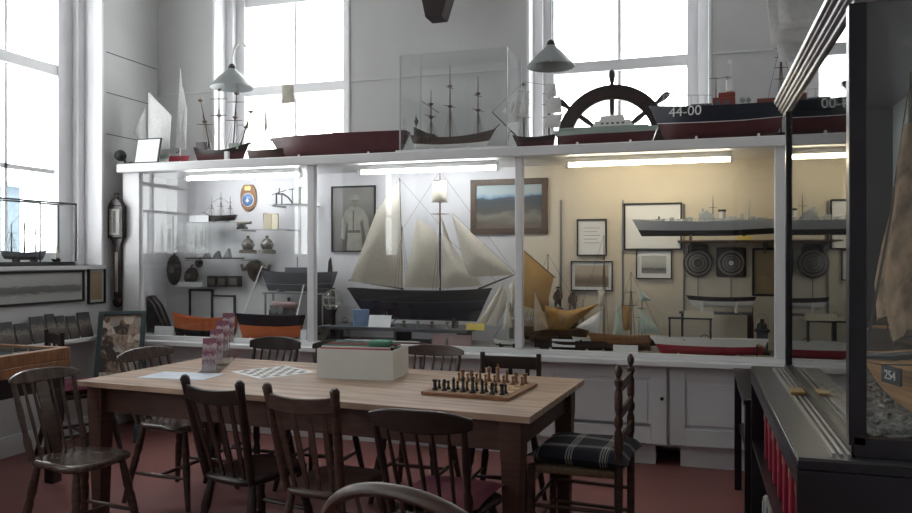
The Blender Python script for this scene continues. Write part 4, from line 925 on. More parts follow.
# long motor yacht in front of the wheel
Y = 5.36
t = long_hull(553, 658, 129, 148, Y, 'long dark red motor yacht with pale green deck and white cabin before the wheel', [M['red'], M['gdeck'], M['gdeck'], M['gdeck']], True, .16, .66, lift=.015, base=ZT1, sheer=.02, thw=False, transom=.6)
xa, xb = span(553, 658, Y); ox = (xa+xb)/2; oz = ZT1+.015
D = zz(605, 129, Y)-oz
MB().box((-L*.0-.30,-.07,D*.93), (.30,.07,D*1.08)).build('deck', M['gdeck'], t, bevel=.004)
c1 = mx2(593, 126); c2 = mx2(634, 126); c3 = mx2(600, 113); c4 = mx2(625, 112)
MB().prism([(c1[0],-.05,D*1.05),(c2[0],-.05,D*1.05),(c2[0]-.02,-.05,D*1.05+.045),(c1[0]+.02,-.05,D*1.05+.045)], (0,.10,0)).build('cabin', M['wpaint'], t, bevel=.005)
MB().prism([(c3[0]-.0,-.035,D*1.05+.045),(c4[0],-.035,D*1.05+.045),(c4[0]-.01,-.035,D*1.05+.085),(c3[0]+.01,-.035,D*1.05+.08)], (0,.07,0)).build('wheelhouse', M['wpaint'], t, bevel=.005)
mb = MB()
for k in range(5): mb.box((c1[0]+.06+.035*k,-.052,D*1.05+.018), (c1[0]+.078+.035*k,-.05,D*1.05+.03))
mb.build('portholes', M['dgrey'], t)
# ship's wheel
Y = 5.86; c = at(612, 140, Y=Y); R_ = at(669, 140, Y=Y).x-c.x
t = thing('ships_wheel', "large dark wooden ship's wheel standing in the right window recess", "ship's wheel", (c.x, Y, SILL)); hz_ = c.z-SILL
n = 48; mb = MB(); vs = []; fs = []
for i in range(n):
    a = 2*PI*i/n
    for r_, y_ in ((R_,-.022),(R_,.022),(R_*.73,.028),(R_*.73,-.028)): vs.append((r_*math.cos(a), y_, hz_+r_*math.sin(a)))
for i in range(n):
    j = (i+1)%n
    for k in range(4): fs.append((i*4+k, j*4+k, j*4+(k+1)%4, i*4+(k+1)%4))
mb.add(vs, fs); mb.build('rim', M['dark'], t, bevel=.004)
MB().lathe([(.075,-.05),(.09,-.03),(.09,.03),(.075,.05)], (0,0,hz_), 24, 0, 'y').build('hub', M['dark'], t)
for k in range(7):
    a = PI/2 + k*2*PI/7; ca, sa = math.cos(a), math.sin(a)
    if k in (1, 7) : pass
    f = lambda r_: (r_*ca, 0, hz_+r_*sa)
    MB().tube([f(.08), f(R_*.45), f(R_*.6), f(R_*.82)], [.022,.016,.022,.016], 10).build('spoke', M['dark'], t)
    MB().tube([f(R_*.99), f(R_*1.03), f(R_*1.08), f(R_*1.17), f(R_*1.25), f(R_*1.28)], [.019,.014,.020,.027,.022,.010], 10).build('handle', M['dark'], t)
fl = R_*1.28
MB().box((-.25,-.045,0), (.25,.045,.03)).box((-.04,.032,.03), (.04,.044,hz_)).build('stand', M['dark'], t)
# lifeboat 44-00
Y = 5.34; xa, xb = span(649, 785, Y); ox = (xa+xb)/2; oz = ZT1+.012; L = xb-xa; D = zz(700, 108, Y)-oz
t = thing('lifeboat_model', 'large navy and dark red lifeboat model numbered 44-00 with red cabin', 'ship model', (ox, Y, oz))
hull(L, .26, D, [M['red'], M['navy'], M['dgrey'], M['wpaint']], wl=.50, parent=t, flip=True, sheer=.16, rake=.13, transom=.8, full=.30, ss_=.1)
cradle(t, (-.12,.26), .2, .012)
def tx(s, size, loc, rot, m, parent, name='lettering'):
    cu = bpy.data.curves.new(name, 'FONT'); cu.body = s; cu.size = size; cu.extrude = .001; cu.align_x = 'CENTER'
    tmp = bpy.data.objects.new(name+'_tmp', cu); C.objects.link(tmp); dg = bpy.context.evaluated_depsgraph_get(); dg.update()
    me = bpy.data.meshes.new_from_object(tmp.evaluated_get(dg)); bpy.data.objects.remove(tmp)
    o = bpy.data.objects.new(name, me); C.objects.link(o); me.materials.clear(); me.materials.append(m); o.parent = parent; o.location = loc; o.rotation_euler = rot; return o
q = at(685, 116, Y=5.22); NUM = dict(x=q.x-ox, z=q.z-oz)
lt = tx('44-00', .090, (NUM['x'], -.134, NUM['z']), (PI/2-.10, 0, math.radians(-10)), M['wpaint'], t)
def bb(u0, u1, v0, v1, y0, y1): a = mx2(u0, v1); b = mx2(u1, v0); return (a[0], y0, a[1]), (b[0], y1, b[1])
MB().box(*bb(712, 735, 98, 124, -.06, .06)).box(*bb(718, 735, 93, 99, -.05, .05)).build('cabin', M['bred'] if False else mat('cabin_red', (.20,.035,.025), .5), t, bevel=.006)
for k in range(2):
    w0, w1 = bb(715+9*k, 720+9*k, 102, 108, 0, 0)
    MB().box((w0[0], -.063, w0[2]), (w1[0], -.0601, w1[2])).build('cabin_window', M['dgrey'], t)

MB().box(*bb(756, 777, 99, 114, -.06, .06)).build('rear_cabin', mat('rear_cabin_red', (.17,.05,.04), .5), t, bevel=.006)
MB().box(*bb(690, 714, 104, 124, -.05, .05)).build('wheelhouse', M['dgrey'], t, bevel=.01)
x_, z_ = mx2(727, 76); mast(t, x_, D, z_, .005, yards=((z_-.01,.03),), ya=10, m=M['dgrey'])
x_, z_ = mx2(716, 78); mast(t, x_, D, z_, .004, yards=((z_-.004,.045),), ya=5, m=M['blackm'])
x_, z_ = mx2(731, 58); mast(t, x_, D, z_, .003, yards=(), m=M['wpaint'])
MB().box(*bb(728, 732, 60, 64, -.004, .004)).box(*bb(726, 733, 80, 92, -.02, .02)).build('radar', M['wpaint'], t, bevel=.003)
mb = MB()
p1 = mx2(664, 107); p2 = mx2(712, 100)
for k in range(8):
    f = k/7; x_ = p1[0]+(p2[0]-p1[0])*f; mb.tube([(x_,-.08,D*1.0),(x_,-.08,D*1.0+.085-.02*f)], .0018, 5)
mb.tube([(p1[0],-.08,D+.085),(p2[0],-.08,D+.065)], .0018, 5).build('guard_rail', M['steel'], t)
q1 = mx2(657, 104); q2 = mx2(674, 90); MB().tube([(q1[0],0,q1[1]),(q2[0],0,q2[1])], [.006,.005], 6).build('davit', M['dgrey'], t)
for u in (742, 748): 
    x_, z_ = mx2(u, 112); MB().ball((x_,-.04,D*1.05+.02), .018, 10).tube([(x_,-.04,D),(x_,-.04,D+.04)], .004).build('fender', M['gdeck'], t)

# ================================================================== LAMPS
def pendant(u, vt, vb, uw, Y, label, neck):
    c = at(u, vb, Y=Y); top = at(u, vt, Y=Y); R_ = (at(u+uw/2, vb, Y=Y).x-c.x); h_ = top.z-c.z
    t = thing('pendant_lamp', label, 'lamp', (c.x, Y, c.z), 0, 'enamel pendant lamps')
    MB().lathe([(R_,0),(R_*1.0,.006),(R_*.62,h_*.42),(R_*.25,h_*.72),(.028,h_*.80),(.028,h_*.79),(R_*.23,h_*.69),(R_*.60,h_*.39),(R_*.97,0)], (0,0,0), 28, cap=False).build('lamp_shade', M['lshade'], t)
    MB().lathe([(.026,h_*.78),(.03,h_*.84),(.022,h_*.95),(.012,h_)], (0,0,0)).build('lamp_holder', M['blackm'], t)
    MB().ball((0,0,h_*.4), .035, 14).build('bulb', mat('frosted_bulb', (.7,.72,.72), .3), t)
    if neck:
        MB().tube([(0,0,h_), (0,0,h_+.06), (.02,0,h_+.12), (.06,0,h_+.16), (.10,0,h_+.16), (.12,.02,h_+.13)], .010, 8).build('swan_neck', M['wpaint'], t)
        MB().tube([(0,0,h_+.06), (-.0,0,ZC-c.z)], .0025, 6).build('flex', M['wpaint'], t)
    else: MB().tube([(0,0,h_), (0,0,ZC-c.z)], .004, 6).build('flex', M['steel'], t)
pendant(232, 64, 88, 38, 5.36, 'grey conical lamp shade on a white swan neck before the left back window', True)
pendant(551, 40, 67, 48, 5.08, 'grey conical lamp shade hanging before the right back window', False)

# ================================================================== BIG TABLE
TA = math.radians(-4.3); TC = (-1.80, 3.60); TL, TW, TH = 2.42, 1.02, .76
tb = thing('long_pine_table', 'long scrubbed pine table with brown square legs in the middle of the room', 'table', (*TC, 0), TA)
bo = MB()
for k in range(5):
    y0 = -TW/2+k*TW/5; bo.box((-TL/2, y0+.0008, TH-.028), (TL/2, y0+TW/5-.0008, TH))
bo.build('table_top', M['pine'], tb, bevel=.002)
ap = MB(); a, b = TL/2-.09, TW/2-.07

for q in (-b, b): MB().box((-a,q-.012,.60),(a,q+.012,TH-.028)).build('apron', M['tabled'], tb)
for q in (-a, a): MB().box((q-.012,-b,.60),(q+.012,b,TH-.028)).build('apron', M['tabled'], tb)
for sx in (-1, 1):
    for sy in (-1, 1):
        cx, cy = sx*a, sy*b
        vs = []
        for z, r in ((0,.028),(.55,.042),(.60,.046),(TH-.028,.046)):
            vs += [(cx-r,cy-r,z),(cx+r,cy-r,z),(cx+r,cy+r,z),(cx-r,cy+r,z)]
        fs = [(3,2,1,0),(12,13,14,15)]+[(i*4+k, i*4+(k+1)%4, i*4+4+(k+1)%4, i*4+4+k) for i in range(3) for k in range(4)]
        MB().add(vs, fs).build('leg', M['tabled'], tb, bevel=.003)
def tpt(u, v, z=TH): return at(u, v, z=z)

# ================================================================== CHAIRS (face local +Y, back at -Y)
def chair(label, loc, rz, style, m, sm=None, seat_h=.45, top=.86, wd=.40, name='dining_chair', spl=True, crest_h=.075, seat_d=.40):
    sm = sm or m; t = thing(name, label, 'chair', (loc[0], loc[1], 0), math.radians(rz), None)
    W, Dp = wd/2, seat_d/2
    # saddle seat
    n = 28; out = []
    for i in range(n):
        a = 2*PI*i/n; c, s = math.cos(a), math.sin(a); e = .45
        x = W*math.copysign(abs(c)**e, c)*(1.04 if s > 0 else .92); y = Dp*math.copysign(abs(s)**e, s); out.append((x, y))
    mb = MB(); vs = []
    for f, z in ((.90, seat_h-.035), (1.0, seat_h-.022), (1.0, seat_h-.008), (.95, seat_h), (.6, seat_h-.010), (.25, seat_h-.012)):
        vs += [(x*f, y*f, z) for x, y in out]
    fs = [tuple(range(n-1,-1,-1)), tuple(5*n+k for k in range(n))]+[(i*n+k, i*n+(k+1)%n, (i+1)*n+(k+1)%n, (i+1)*n+k) for i in range(5) for k in range(n)]
    mb.add(vs, fs).build('seat', sm, t, sharp=60)
    ft = {}
    zt = seat_h-.03
    for sx in (-1, 1):
        for sy in (-1, 1):
            a = Vector((sx*W*.72, sy*Dp*.72, zt)); b = Vector((sx*W*1.05, sy*Dp*1.12, 0)); ft[(sx,sy)] = (a, b)
            L_ = lambda f: a.lerp(b, f)
            MB().tube([L_(0), L_(.15), L_(.3), L_(.36), L_(.42), L_(.6), L_(.8), L_(1)], [.015,.019,.022,.017,.022,.020,.017,.014], 10).build('leg', m, t)
    def mid(k, f): return ft[k][0].lerp(ft[k][1], f)
    for sx in (-1, 1): MB().tube([mid((sx,1),.6), (mid((sx,1),.6)+mid((sx,-1),.6))/2, mid((sx,-1),.6)], [.008,.013,.008], 8).build('stretcher', m, t)
    c1 = (mid((1,1),.6)+mid((1,-1),.6))/2; c2 = (mid((-1,1),.6)+mid((-1,-1),.6))/2
    if style == 'kitchen':
        MB().tube([mid((1,1),.45), mid((-1,1),.45)], [.011,.011], 8).build('stretcher', m, t)
        MB().tube([mid((1,-1),.5), mid((-1,-1),.5)], [.010,.010], 8).build('stretcher', m, t)
    else: MB().tube([c1, (c1+c2)/2, c2], [.008,.013,.008], 8).build('stretcher', m, t)
    yb = -Dp*.82; rk = -.10       # back rake
    def bp(x, f): z = seat_h-.005+(top-seat_h)*f; return Vector((x*(1+.12*f), yb+rk*f-.03*(1-(x/W)**2)*f, z))
    if style in ('windsor', 'spindle'):
        cw = W*1.08; N_ = 14; vs = []
        f0 = 1-crest_h/(top-seat_h)
        for i in range(N_+1):
            s = -1+2*i/N_; x = cw*s; edge = 1-abs(s)**4; hh0 = top-crest_h+.018*(abs(s)**3); hh1 = top-.028*(abs(s)**3)
            y = yb+rk*.95-.045*(1-s*s)
            vs += [(x,y-.011,hh0),(x,y+.011,hh0),(x,y+.009-.006,hh1),(x,y-.013-.006,hh1)]
        fs = [(3,2,1,0),(N_*4,N_*4+1,N_*4+2,N_*4+3)]+[(i*4+k, i*4+(k+1)%4, (i+1)*4+(k+1)%4, (i+1)*4+k) for i in range(N_) for k in range(4)]
        MB().add(vs, fs).build('crest_rail', m if style == 'spindle' or sm is m else sm, t, bevel=.005)
        def top_at(x): s = x/cw; return Vector((x, yb+rk*.95-.045*(1-s*s), top-crest_h+.012))
        for sx in (-1, 1):
            a = Vector((sx*W*.82, yb, seat_h-.01)); b = top_at(sx*W*.92)
            MB().tube([a, a.lerp(b,.25), a.lerp(b,.35), a.lerp(b,.6), b], [.014,.018,.012,.016,.011], 10).build('back_post', m, t)
        xs = (-.5,-.25,.25,.5) if spl else (-.55,-.28,0,.28,.55)
        for x in xs:
            a = Vector((x*W*1.0, yb-.008, seat_h-.01)); b = top_at(x*W*1.15)
            MB().tube([a, a.lerp(b,.5), b], [.006,.009,.006], 8).build('spindle', m, t)
        if spl:
            a0 = yb-.012; b0 = top_at(0)
            P0 = [(-.022,.0),(-.03,.25),(-.045,.45),(-.03,.65),(-.035,.85),(-.028,1),(.028,1),(.035,.85),(.03,.65),(.045,.45),(.03,.25),(.022,0)]
            z0_ = seat_h-.005; MB().prism([(x, a0+(b0.y-a0)*f-.004, z0_+(b0.z-z0_)*f) for x, f in P0], (0,.009,0)).build('splat', m, t, bevel=.002)
    elif style == 'kitchen':
        for sx in (-1, 1):
            a = Vector((sx*W*.80, yb, seat_h-.02)); b = Vector((sx*W*.98, yb+rk, top+.012))
            MB().tube([a, a.lerp(b,.2), a.lerp(b,.9), a.lerp(b,.97), b], [.016,.019,.019,.021,.010], 10).build('back_post', m, t)
        tp = MB(); N_ = 10; vs = []
        for i in range(N_+1):
            s = -1+2*i/N_; x = W*.95*s; y = yb+rk*.9-.02*(1-s*s); h0 = top-.10+.012*s*s; h1 = top-.025-.012*(1-s*s)+.0
            vs += [(x,y-.008,h0),(x,y+.010,h0),(x,y+.006,h1),(x,y-.012,h1)]
        fs = [(3,2,1,0),(N_*4,N_*4+1,N_*4+2,N_*4+3)]+[(i*4+k, i*4+(k+1)%4, (i+1)*4+(k+1)%4, (i+1)*4+k) for i in range(N_) for k in range(4)]
        tp.add(vs, fs).build('top_rail', m, t, bevel=.004)
        for k in range(4):
            x = (-.54+.36*k)*W; a = Vector((x, yb-.004, seat_h-.008)); b = Vector((x*1.25, yb+rk*.85-.018, top-.09))
            mbx = MB(); wv = .011
            mbx.prism([(a.x-wv*.7,a.y,a.z),(a.x+wv*.7,a.y,a.z),((a.x+b.x)/2+wv*1.3,(a.y+b.y)/2,(a.z+b.z)/2),(b.x+wv,b.y,b.z),(b.x-wv,b.y,b.z),((a.x+b.x)/2-wv*1.3,(a.y+b.y)/2,(a.z+b.z)/2)], (0,.009,0)).build('back_slat', m, t, bevel=.002)
    elif style == 'hoop':
        pts = []; N_ = 26
        for i in range(N_+1):
            a = PI*i/N_; x = -W*1.05*math.cos(a); zf = max(0, math.sin(a))**.36; z = seat_h-.02+(top-seat_h+.02)*zf
            pts.append((x, yb+rk*zf*1.0-.02*zf, z))
        MB().tube(pts, .020, 10, flat=.8).build('hoop', m, t)
        for k in range(7):
            x = (-.66+.22*k)*W; cz = math.sin(math.acos(max(-1,min(1,-x*1.15/(W*1.05)))))**.36
            a = Vector((x*.8, yb-.004, seat_h-.01)); b = Vector((x*1.15, yb+rk*cz-.02*cz, seat_h-.02+(top-seat_h+.02)*cz-.008))
            MB().tube([a, a.lerp(b,.5), b], [.006,.009,.005], 8).build('spindle', m, t)
    elif style == 'post':
        for sx in (-1, 1): MB().box((sx*W*.92-.013, yb-.012, seat_h-.05), (sx*W*.92+.013, yb+.012, top+.015), M=Matrix.Shear('XZ' if False else 'XY', 4, (0, 0))).build('back_post', m, t, bevel=.003)
        MB().box((-W*.92+.013, yb-.008, top-.075), (W*.92-.013, yb+.008, top-.005)).build('top_rail', m, t, bevel=.003)
        for k in range(3): MB().box((-.1+.1*k-.012, yb-.005, seat_h-.01), (-.1+.1*k+.012, yb+.005, top-.075)).build('back_slat', m, t)
    return t
chA = chair('worn scroll-back chair with pale shiny seat at the near left corner of the table', (-2.80, 2.95), -98, 'windsor', M['brown'], M['seatw'], top=.85, wd=.35, crest_h=.065, seat_d=.36)
chB = chair('worn scroll-back chair drawn up to the left end of the table', (-2.87, 3.80), -93, 'windsor', M['brown'], M['seatw'], top=.855, wd=.42, crest_h=.075, spl=False)
chC = chair('very dark slat-back chair at the near side of the table, left of two alike', (-1.90, 3.04), -13, 'kitchen', M['dark'], top=.875, wd=.34)
chD = chair('mid-brown slat-back chair at the near side of the table, right of two alike', (-1.475, 2.98), -6, 'kitchen', M['brown'], top=.875, wd=.33)
chE = chair('dark spindle-back chair with broad crest rail and a maroon cushion', (-.93, 2.84), -3, 'spindle', M['dark'], top=.86, wd=.375, spl=False, crest_h=.085)
chF = chair('hoop-back chair nearest the camera, only its rounded top in view', (-.545, 1.86), -17, 'hoop', M['brown'], top=.875, wd=.54)
chG = chair('dark chair with humped crest rail behind the table beside the leaflets', (-2.70, 4.27), 178, 'spindle', M['dark'], top=.86, wd=.36, spl=False, crest_h=.09)
chH = chair('dark chair mostly hidden behind the white carton', (-2.21, 4.26), 180, 'spindle', M['dark'], top=.855, wd=.36, spl=False)
chI = chair('grey-brown spindle-back chair behind the table right of the white carton', (-1.56, 4.22), 180, 'spindle', M['brown'], top=.85, wd=.38, spl=False, crest_h=.07)
chJ = chair('dark square-post chair behind the table beyond the chess set', (-1.02, 4.14), 180, 'post', M['dark'], top=.83, wd=.36)
chL = chair('dark chair with a red seat pad between desk and easel board', (-4.17, 4.38), -28, 'post', M['dark'], top=.87, wd=.36)
# cushions
def cushion(label, loc, rz, w, d, h, m, name='seat_cushion'):
    n = 12; vs = []; fs = []
    for s in (1, -1):
        for i in range(n+1):
            for j in range(n+1):
                a, b = -1+2*i/n, -1+2*j/n; k = ((1-a**4)*(1-b**4))**.5
                pin = 1-.08*(1-abs(a)**2)*abs(b)**3 - .0; pin2 = 1-.08*(1-abs(b)**2)*abs(a)**3
                vs.append((a*w/2*pin2, b*d/2*pin, h/2+s*h/2*k*(1+.08*math.sin(5*a+3*b))))
    N1 = (n+1)**2
    for s in (0, 1):
        for i in range(n):
            for j in range(n):
                q = s*N1+i*(n+1)+j; fs.append((q, q+1, q+n+2, q+n+1))
    bd = [(i,0) for i in range(n)]+[(n,j) for j in range(n)]+[(i,n) for i in range(n,0,-1)]+[(0,j) for j in range(n,0,-1)]
    for k in range(len(bd)):
        a = bd[k]; b = bd[(k+1)%len(bd)]; A = a[0]*(n+1)+a[1]; B_ = b[0]*(n+1)+b[1]; fs.append((A, B_, B_+N1, A+N1))
    o = MB().add(vs, fs).build(name, m, sharp=80); o.location = loc; o.rotation_euler.z = math.radians(rz); return tag(o, label, 'cushion')
cushion('maroon cushion on the dark spindle-back chair at the near side of the table', (-.93, 2.87, .443), -3, .36, .36, .055, M['maroon'])
cushion('maroon pad on the chair between the desk and the easel board', (-4.17, 4.38, .443), -28, .35, .35, .085, M['maroon'])
# turned post rush chair at the right, facing -X
t = thing('rush_seat_chair', 'turned-post ladder-back chair with rush seat at the right end of the table', 'chair', (-.515, 3.64, 0), math.radians(90-3))
W = .20
for sx in (-1, 1):
    pr = [(.014,0),(.018,.05),(.019,.44),(.016,.47),(.019,.50),(.013,.52),(.019,.55),(.018,.62),(.012,.64),(.020,.66),(.020,.68),(.012,.70),(.018,.73),(.018,.80),(.011,.82),(.019,.84),(.019,.855),(.009,.865),(.016,.885),(.018,.90),(.012,.915),(.003,.925)]
    MB().lathe(pr, (sx*W,-.20,0), 12).build('back_post', M['brown'], t)
    MB().lathe([(.013,0),(.018,.05),(.019,.40),(.022,.43),(.016,.455),(.004,.46)], (sx*(W+.015),.19,0), 12).build('leg', M['brown'], t)
for z in (.16,.27):
    for sx in (-1, 1): MB().tube([(sx*W,-.20,z),(sx*(W+.015),.19,z)], .010, 8).build('stretcher', M['brown'], t)
    MB().tube([(-W-.015,.19,z),(W+.015,.19,z)], .010, 8).build('stretcher', M['brown'], t)
for z in (.58,.70,.82): MB().prism([(-W,-.205,z-.03),(-W,-.205,z+.02),(-.1,-.215,z+.03),(.1,-.215,z+.03),(W,-.205,z+.02),(W,-.205,z-.03)], (0,.012,0)).build('ladder_slat', M['brown'], t, bevel=.002)
MB().prism([(-W,-.20,.415),(W,-.20,.415),(W+.015,.20,.415),(-W-.015,.20,.415)], (0,0,.035)).build('seat', M['rush'], t, bevel=.012)
cushion('navy and white plaid cushion on the rush-seated chair', (-.49, 3.64, .445), 84, .45, .47, .09, M['plaid'])

# ================================================================== ON THE TABLE
# wooden chess board and men
p1 = tpt(428,393,.775); p2 = tpt(508,399,.775); p3 = tpt(530,382,.775)
BC = ((p1.x+p3.x)/2, (p1.y+p3.y)/2); BA = math.radians(-6); BS = .215
cb = thing('chess_board', 'wooden chess board with brown rim near the right end of the table', 'chess board', (*BC, TH), BA)
MB().box((-BS,-BS,0), (BS,BS,.016)).build('rim', M['oak'], cb, bevel=.002); MB().box((-BS+.025,-BS+.025,.016), (BS-.025,BS-.025,.0175)).build('squares', M['chk'], cb)
prof = {
 'pawn': [(.012,0),(.012,.004),(.007,.010),(.005,.022),(.008,.025),(.004,.027),(.008,.034),(.006,.040),(.001,.042)],
 'rook': [(.014,0),(.014,.005),(.009,.012),(.008,.035),(.012,.040),(.012,.050),(.008,.050)],
 'knight': [(.014,0),(.014,.005),(.008,.012),(.007,.020)],
 'bishop': [(.014,0),(.014,.005),(.008,.012),(.006,.035),(.010,.038),(.006,.042),(.009,.052),(.004,.062),(.002,.066)],
 'queen': [(.015,0),(.015,.006),(.009,.014),(.006,.045),(.011,.048),(.007,.052),(.011,.066),(.006,.070),(.003,.075)],
 'king': [(.016,0),(.016,.006),(.009,.014),(.007,.050),(.012,.053),(.008,.057),(.011,.072),(.004,.076),(.002,.078)]}
boxw = mat('boxwood_brown', (.22,.10,.045), .35); ebony = mat('ebony_black', (.012,.011,.012), .3)
protos = {}
sq = (2*BS-.05)/8; R2 = Matrix.Rotation(BA, 2)
names = ['rook','knight','bishop','queen','king','bishop','knight','rook']
def man(kind, mcol, col, f, r):
    key = (kind, col)
    if key not in protos:
        mb = MB().lathe(prof[kind], (0,0,0), 12)
        if kind == 'knight': mb.prism([(-.008,-.005,.02),(.008,-.005,.02),(.006,-.005,.035),(.013,-.005,.038),(.012,-.005,.046),(.002,-.005,.055),(-.006,-.005,.050)], (0,.010,0))
        if kind == 'king': mb.box((-.002,-.002,.076),(.002,.002,.090)).box((-.006,-.002,.081),(.006,.002,.085))
        o = mb.build('chess_'+kind, mcol); protos[key] = o
    else: o = protos[key].copy(); C.objects.link(o)
    v = R2 @ Vector(((f-3.5)*sq, (r-3.5)*sq)); o.location = (BC[0]+v.x, BC[1]+v.y, TH+.0175); o.rotation_euler.z = BA
    rows = {0:'front row nearest the camera', 1:'second row from the camera', 6:'row before the back edge', 7:'row at the back edge'}[r]
    if kind == 'pawn': lb = '%s chess pawn in the %s of the board' % (col, rows); g = '%s chess pawns' % col
    elif kind in ('queen','king'): lb = '%s chess %s in the middle of the %s' % (col, kind, rows); g = '%s chess pieces' % col
    else: lb = '%s chess %s on the %s half of the %s' % (col, kind, 'left' if f < 4 else 'right', rows); g = '%s chess pieces' % col
    tag(o, lb, 'chess piece', g)
for f in range(8):
    man(names[f], ebony, 'black', f, 0); man('pawn', ebony, 'black', f, 1); man('pawn', boxw, 'brown', f, 6); man(names[f], boxw, 'brown', f, 7)
# paper chess board
q = [tpt(242,371), tpt(262,378.5), tpt(309,373), tpt(281,366.5)]
pb = thing('paper_chess_board', 'flat grey and white checked paper game board in front of the white carton', 'game board', (0,0,0))
c = sum(q, Vector())/4; v1 = (q[2]-q[1]); ang = math.atan2(v1.y, v1.x); pb.location = (c.x, c.y, TH); pb.rotation_euler.z = ang-.0
MB().box((-.17,-.17,0), (.17,.17,.002)).build('sheet', M['paper'], pb); MB().box((-.15,-.15,.002), (.15,.15,.0028)).build('squares', M['chkp'], pb)
# flat papers
q = tpt(182, 376); o = MB().prism([(-.20,-.10,0),(.18,-.12,0),(.20,.10,0),(-.17,.12,0)], (0,0,.003)).build('printed_sheet', mat('pale_blue_white_paper', (.68,.74,.82), .5, scale=14, col2=(.55,.60,.68))); o.location = (q.x, q.y, TH); o.rotation_euler.z = .15
tag(o, 'pale blue-white printed sheet lying at the left of the leaflet rack', 'paper')
# tiered leaflet holder
q0 = tpt(209, 373); q3 = tpt(228, 357)
dv = Vector((q3.x-q0.x, q3.y-q0.y)); ang = math.atan2(dv.y, dv.x)-PI/2
lh = thing('leaflet_holder', 'clear tiered holder of pink and white leaflets on the left of the table', 'leaflet holder', (q0.x, q0.y, TH), ang)
Lh = dv.length; ta = math.radians(-14)
lm = node_mat('pink_white_leaflet', ramp_pic([(.1,(.30,.28,.30)),(.35,(.40,.36,.38)),(.5,(.22,.15,.17)),(.62,(.50,.42,.45)),(.74,(.20,.05,.09)),(1.0,(.26,.10,.14)),(1.1,(.6,.55,.58))], 7, .35), .35)
MB().box((-.06,-.02,0), (.06,Lh+.05,.004)).build('base', M['boxglass'], lh)
for k in range(4):
    y = Lh*k/3; z0 = .004+.030*k; MR = Matrix.Translation((0,y,z0)) @ Matrix.Rotation(ta, 4, 'X')
    MB().box((-.040,-.004,0), (.040,.028,.17), M=MR).build('tier_support', M['boxglass'], lh)
    if z0 > .01: MB().box((-.040,y,.004), (.040,y+.02,z0)).build('riser', M['boxglass'], lh)
    o = MB().box((-.036,-.022,.002), (.036,-.005,.185), M=MR).build('leaflet_stack', lm); tag(o, 'stack of pink and white leaflets, %s tier of the holder' % ('front lowest', 'second', 'third', 'rear highest')[k], 'leaflets', 'leaflet stacks in the holder')
    o.location = (q0.x, q0.y, TH); o.rotation_euler.z = ang
# white carton
c1 = tpt(317, 378); c2 = tpt(393, 381); c3 = tpt(403, 371)
dv = Vector((c2.x-c1.x, c2.y-c1.y)); ang = math.atan2(dv.y, dv.x); wB = dv.length; dB = .27; hB = .155
bx = thing('white_carton', 'open white carton full of records on the middle of the table', 'box', ((c1.x+c2.x)/2, (c1.y+c2.y)/2, TH), ang)
mb = MB().box((-wB/2,0,0),(wB/2,.006,hB)).box((-wB/2,dB-.006,0),(wB/2,dB,hB)).box((-wB/2,.006,0),(-wB/2+.006,dB-.006,hB)).box((wB/2-.006,.006,0),(wB/2,dB-.006,hB)).box((-wB/2+.006,.006,0),(wB/2-.006,dB-.006,.006))
mb.build('walls', M['boxw'], bx)
R3 = Matrix.Translation(bx.location) @ Matrix.Rotation(ang, 4, 'Z')
cols = [('red',(.35,.04,.05)),('white',(.6,.6,.58)),('dark green',(.03,.12,.07)),('black',(.02,.02,.02)),('cream',(.5,.44,.3)),('dark red',(.2,.02,.03)),('grey',(.2,.2,.2)),('navy',(.02,.03,.1)),('brown',(.15,.08,.04)),('pale grey',(.45,.45,.45)),('orange',(.4,.12,.04)),('teal',(.03,.18,.18))]
for k, (nm, cc) in enumerate(cols):
    y = .018+k*.020; o = MB().box((-wB/2+.012,-.007,0),(wB/2-.02-.008*(k%3),.007,.155+.006*(k%3))).build('record_sleeve', mat('sleeve_'+nm.replace(' ', '_'), cc, .5), bevel=.001)
    o.matrix_world = R3 @ Matrix.Translation((0,y,.006)); tag(o, '%s sleeve among the records in the white carton' % nm, 'record sleeve', 'sleeves in the carton')
o = MB().prism([(-.05,-.06,0),(.06,-.06,0),(.05,.05,0),(-.06,.06,0)], (0,0,.022)).build('green_cloth_bundle', M['green'], bevel=.006); o.matrix_world = R3 @ Matrix.Translation((wB/2-.10,.10,.1735)); tag(o, 'small green folded cloth lying on the records', 'cloth')

# ================================================================== LEFT SIDE
# desk display table
t = thing('display_desk', 'low orange-brown desk case with glass lid and teal chart, left edge of the room', 'display desk', (0,0,0))
X0, X1, Y0, Y1 = XL+.14, -3.74, 2.2, 3.86
MB().box((X0,Y0,.70),(X1,Y1,.76)).build('body', M['oak'], t, bevel=.004)
mb = MB()
for a, b in (((X0,Y0,.76),(X1,Y0+.05,.835)), ((X0,Y1-.05,.76),(X1,Y1,.835)), ((X1-.05,Y0+.05,.76),(X1,Y1-.05,.835)), ((X0,Y0+.05,.76),(X0+.05,Y1-.05,.835))): mb.box(a, b)
mb.build('lid_frame', M['oak'], t, bevel=.006)
MB().box((X0+.05,Y0+.05,.761),(X1-.05,Y1-.05,.79)).build('chart', M['tealfelt'], t); MB().box((X0+.05,Y0+.05,.822),(X1-.05,Y1-.05,.827)).build('glass_lid', M['boxglass'], t)
MB().box((X0+.04,Y0+.04,.58),(X1-.04,Y1-.04,.70)).build('apron', M['dark'], t)
for x in (X0+.07, X1-.07):
    for y in (Y0+.07, Y1-.07): MB().box((x-.035,y-.035,0),(x+.035,y+.035,.58)).build('leg', M['dark'], t, bevel=.004)
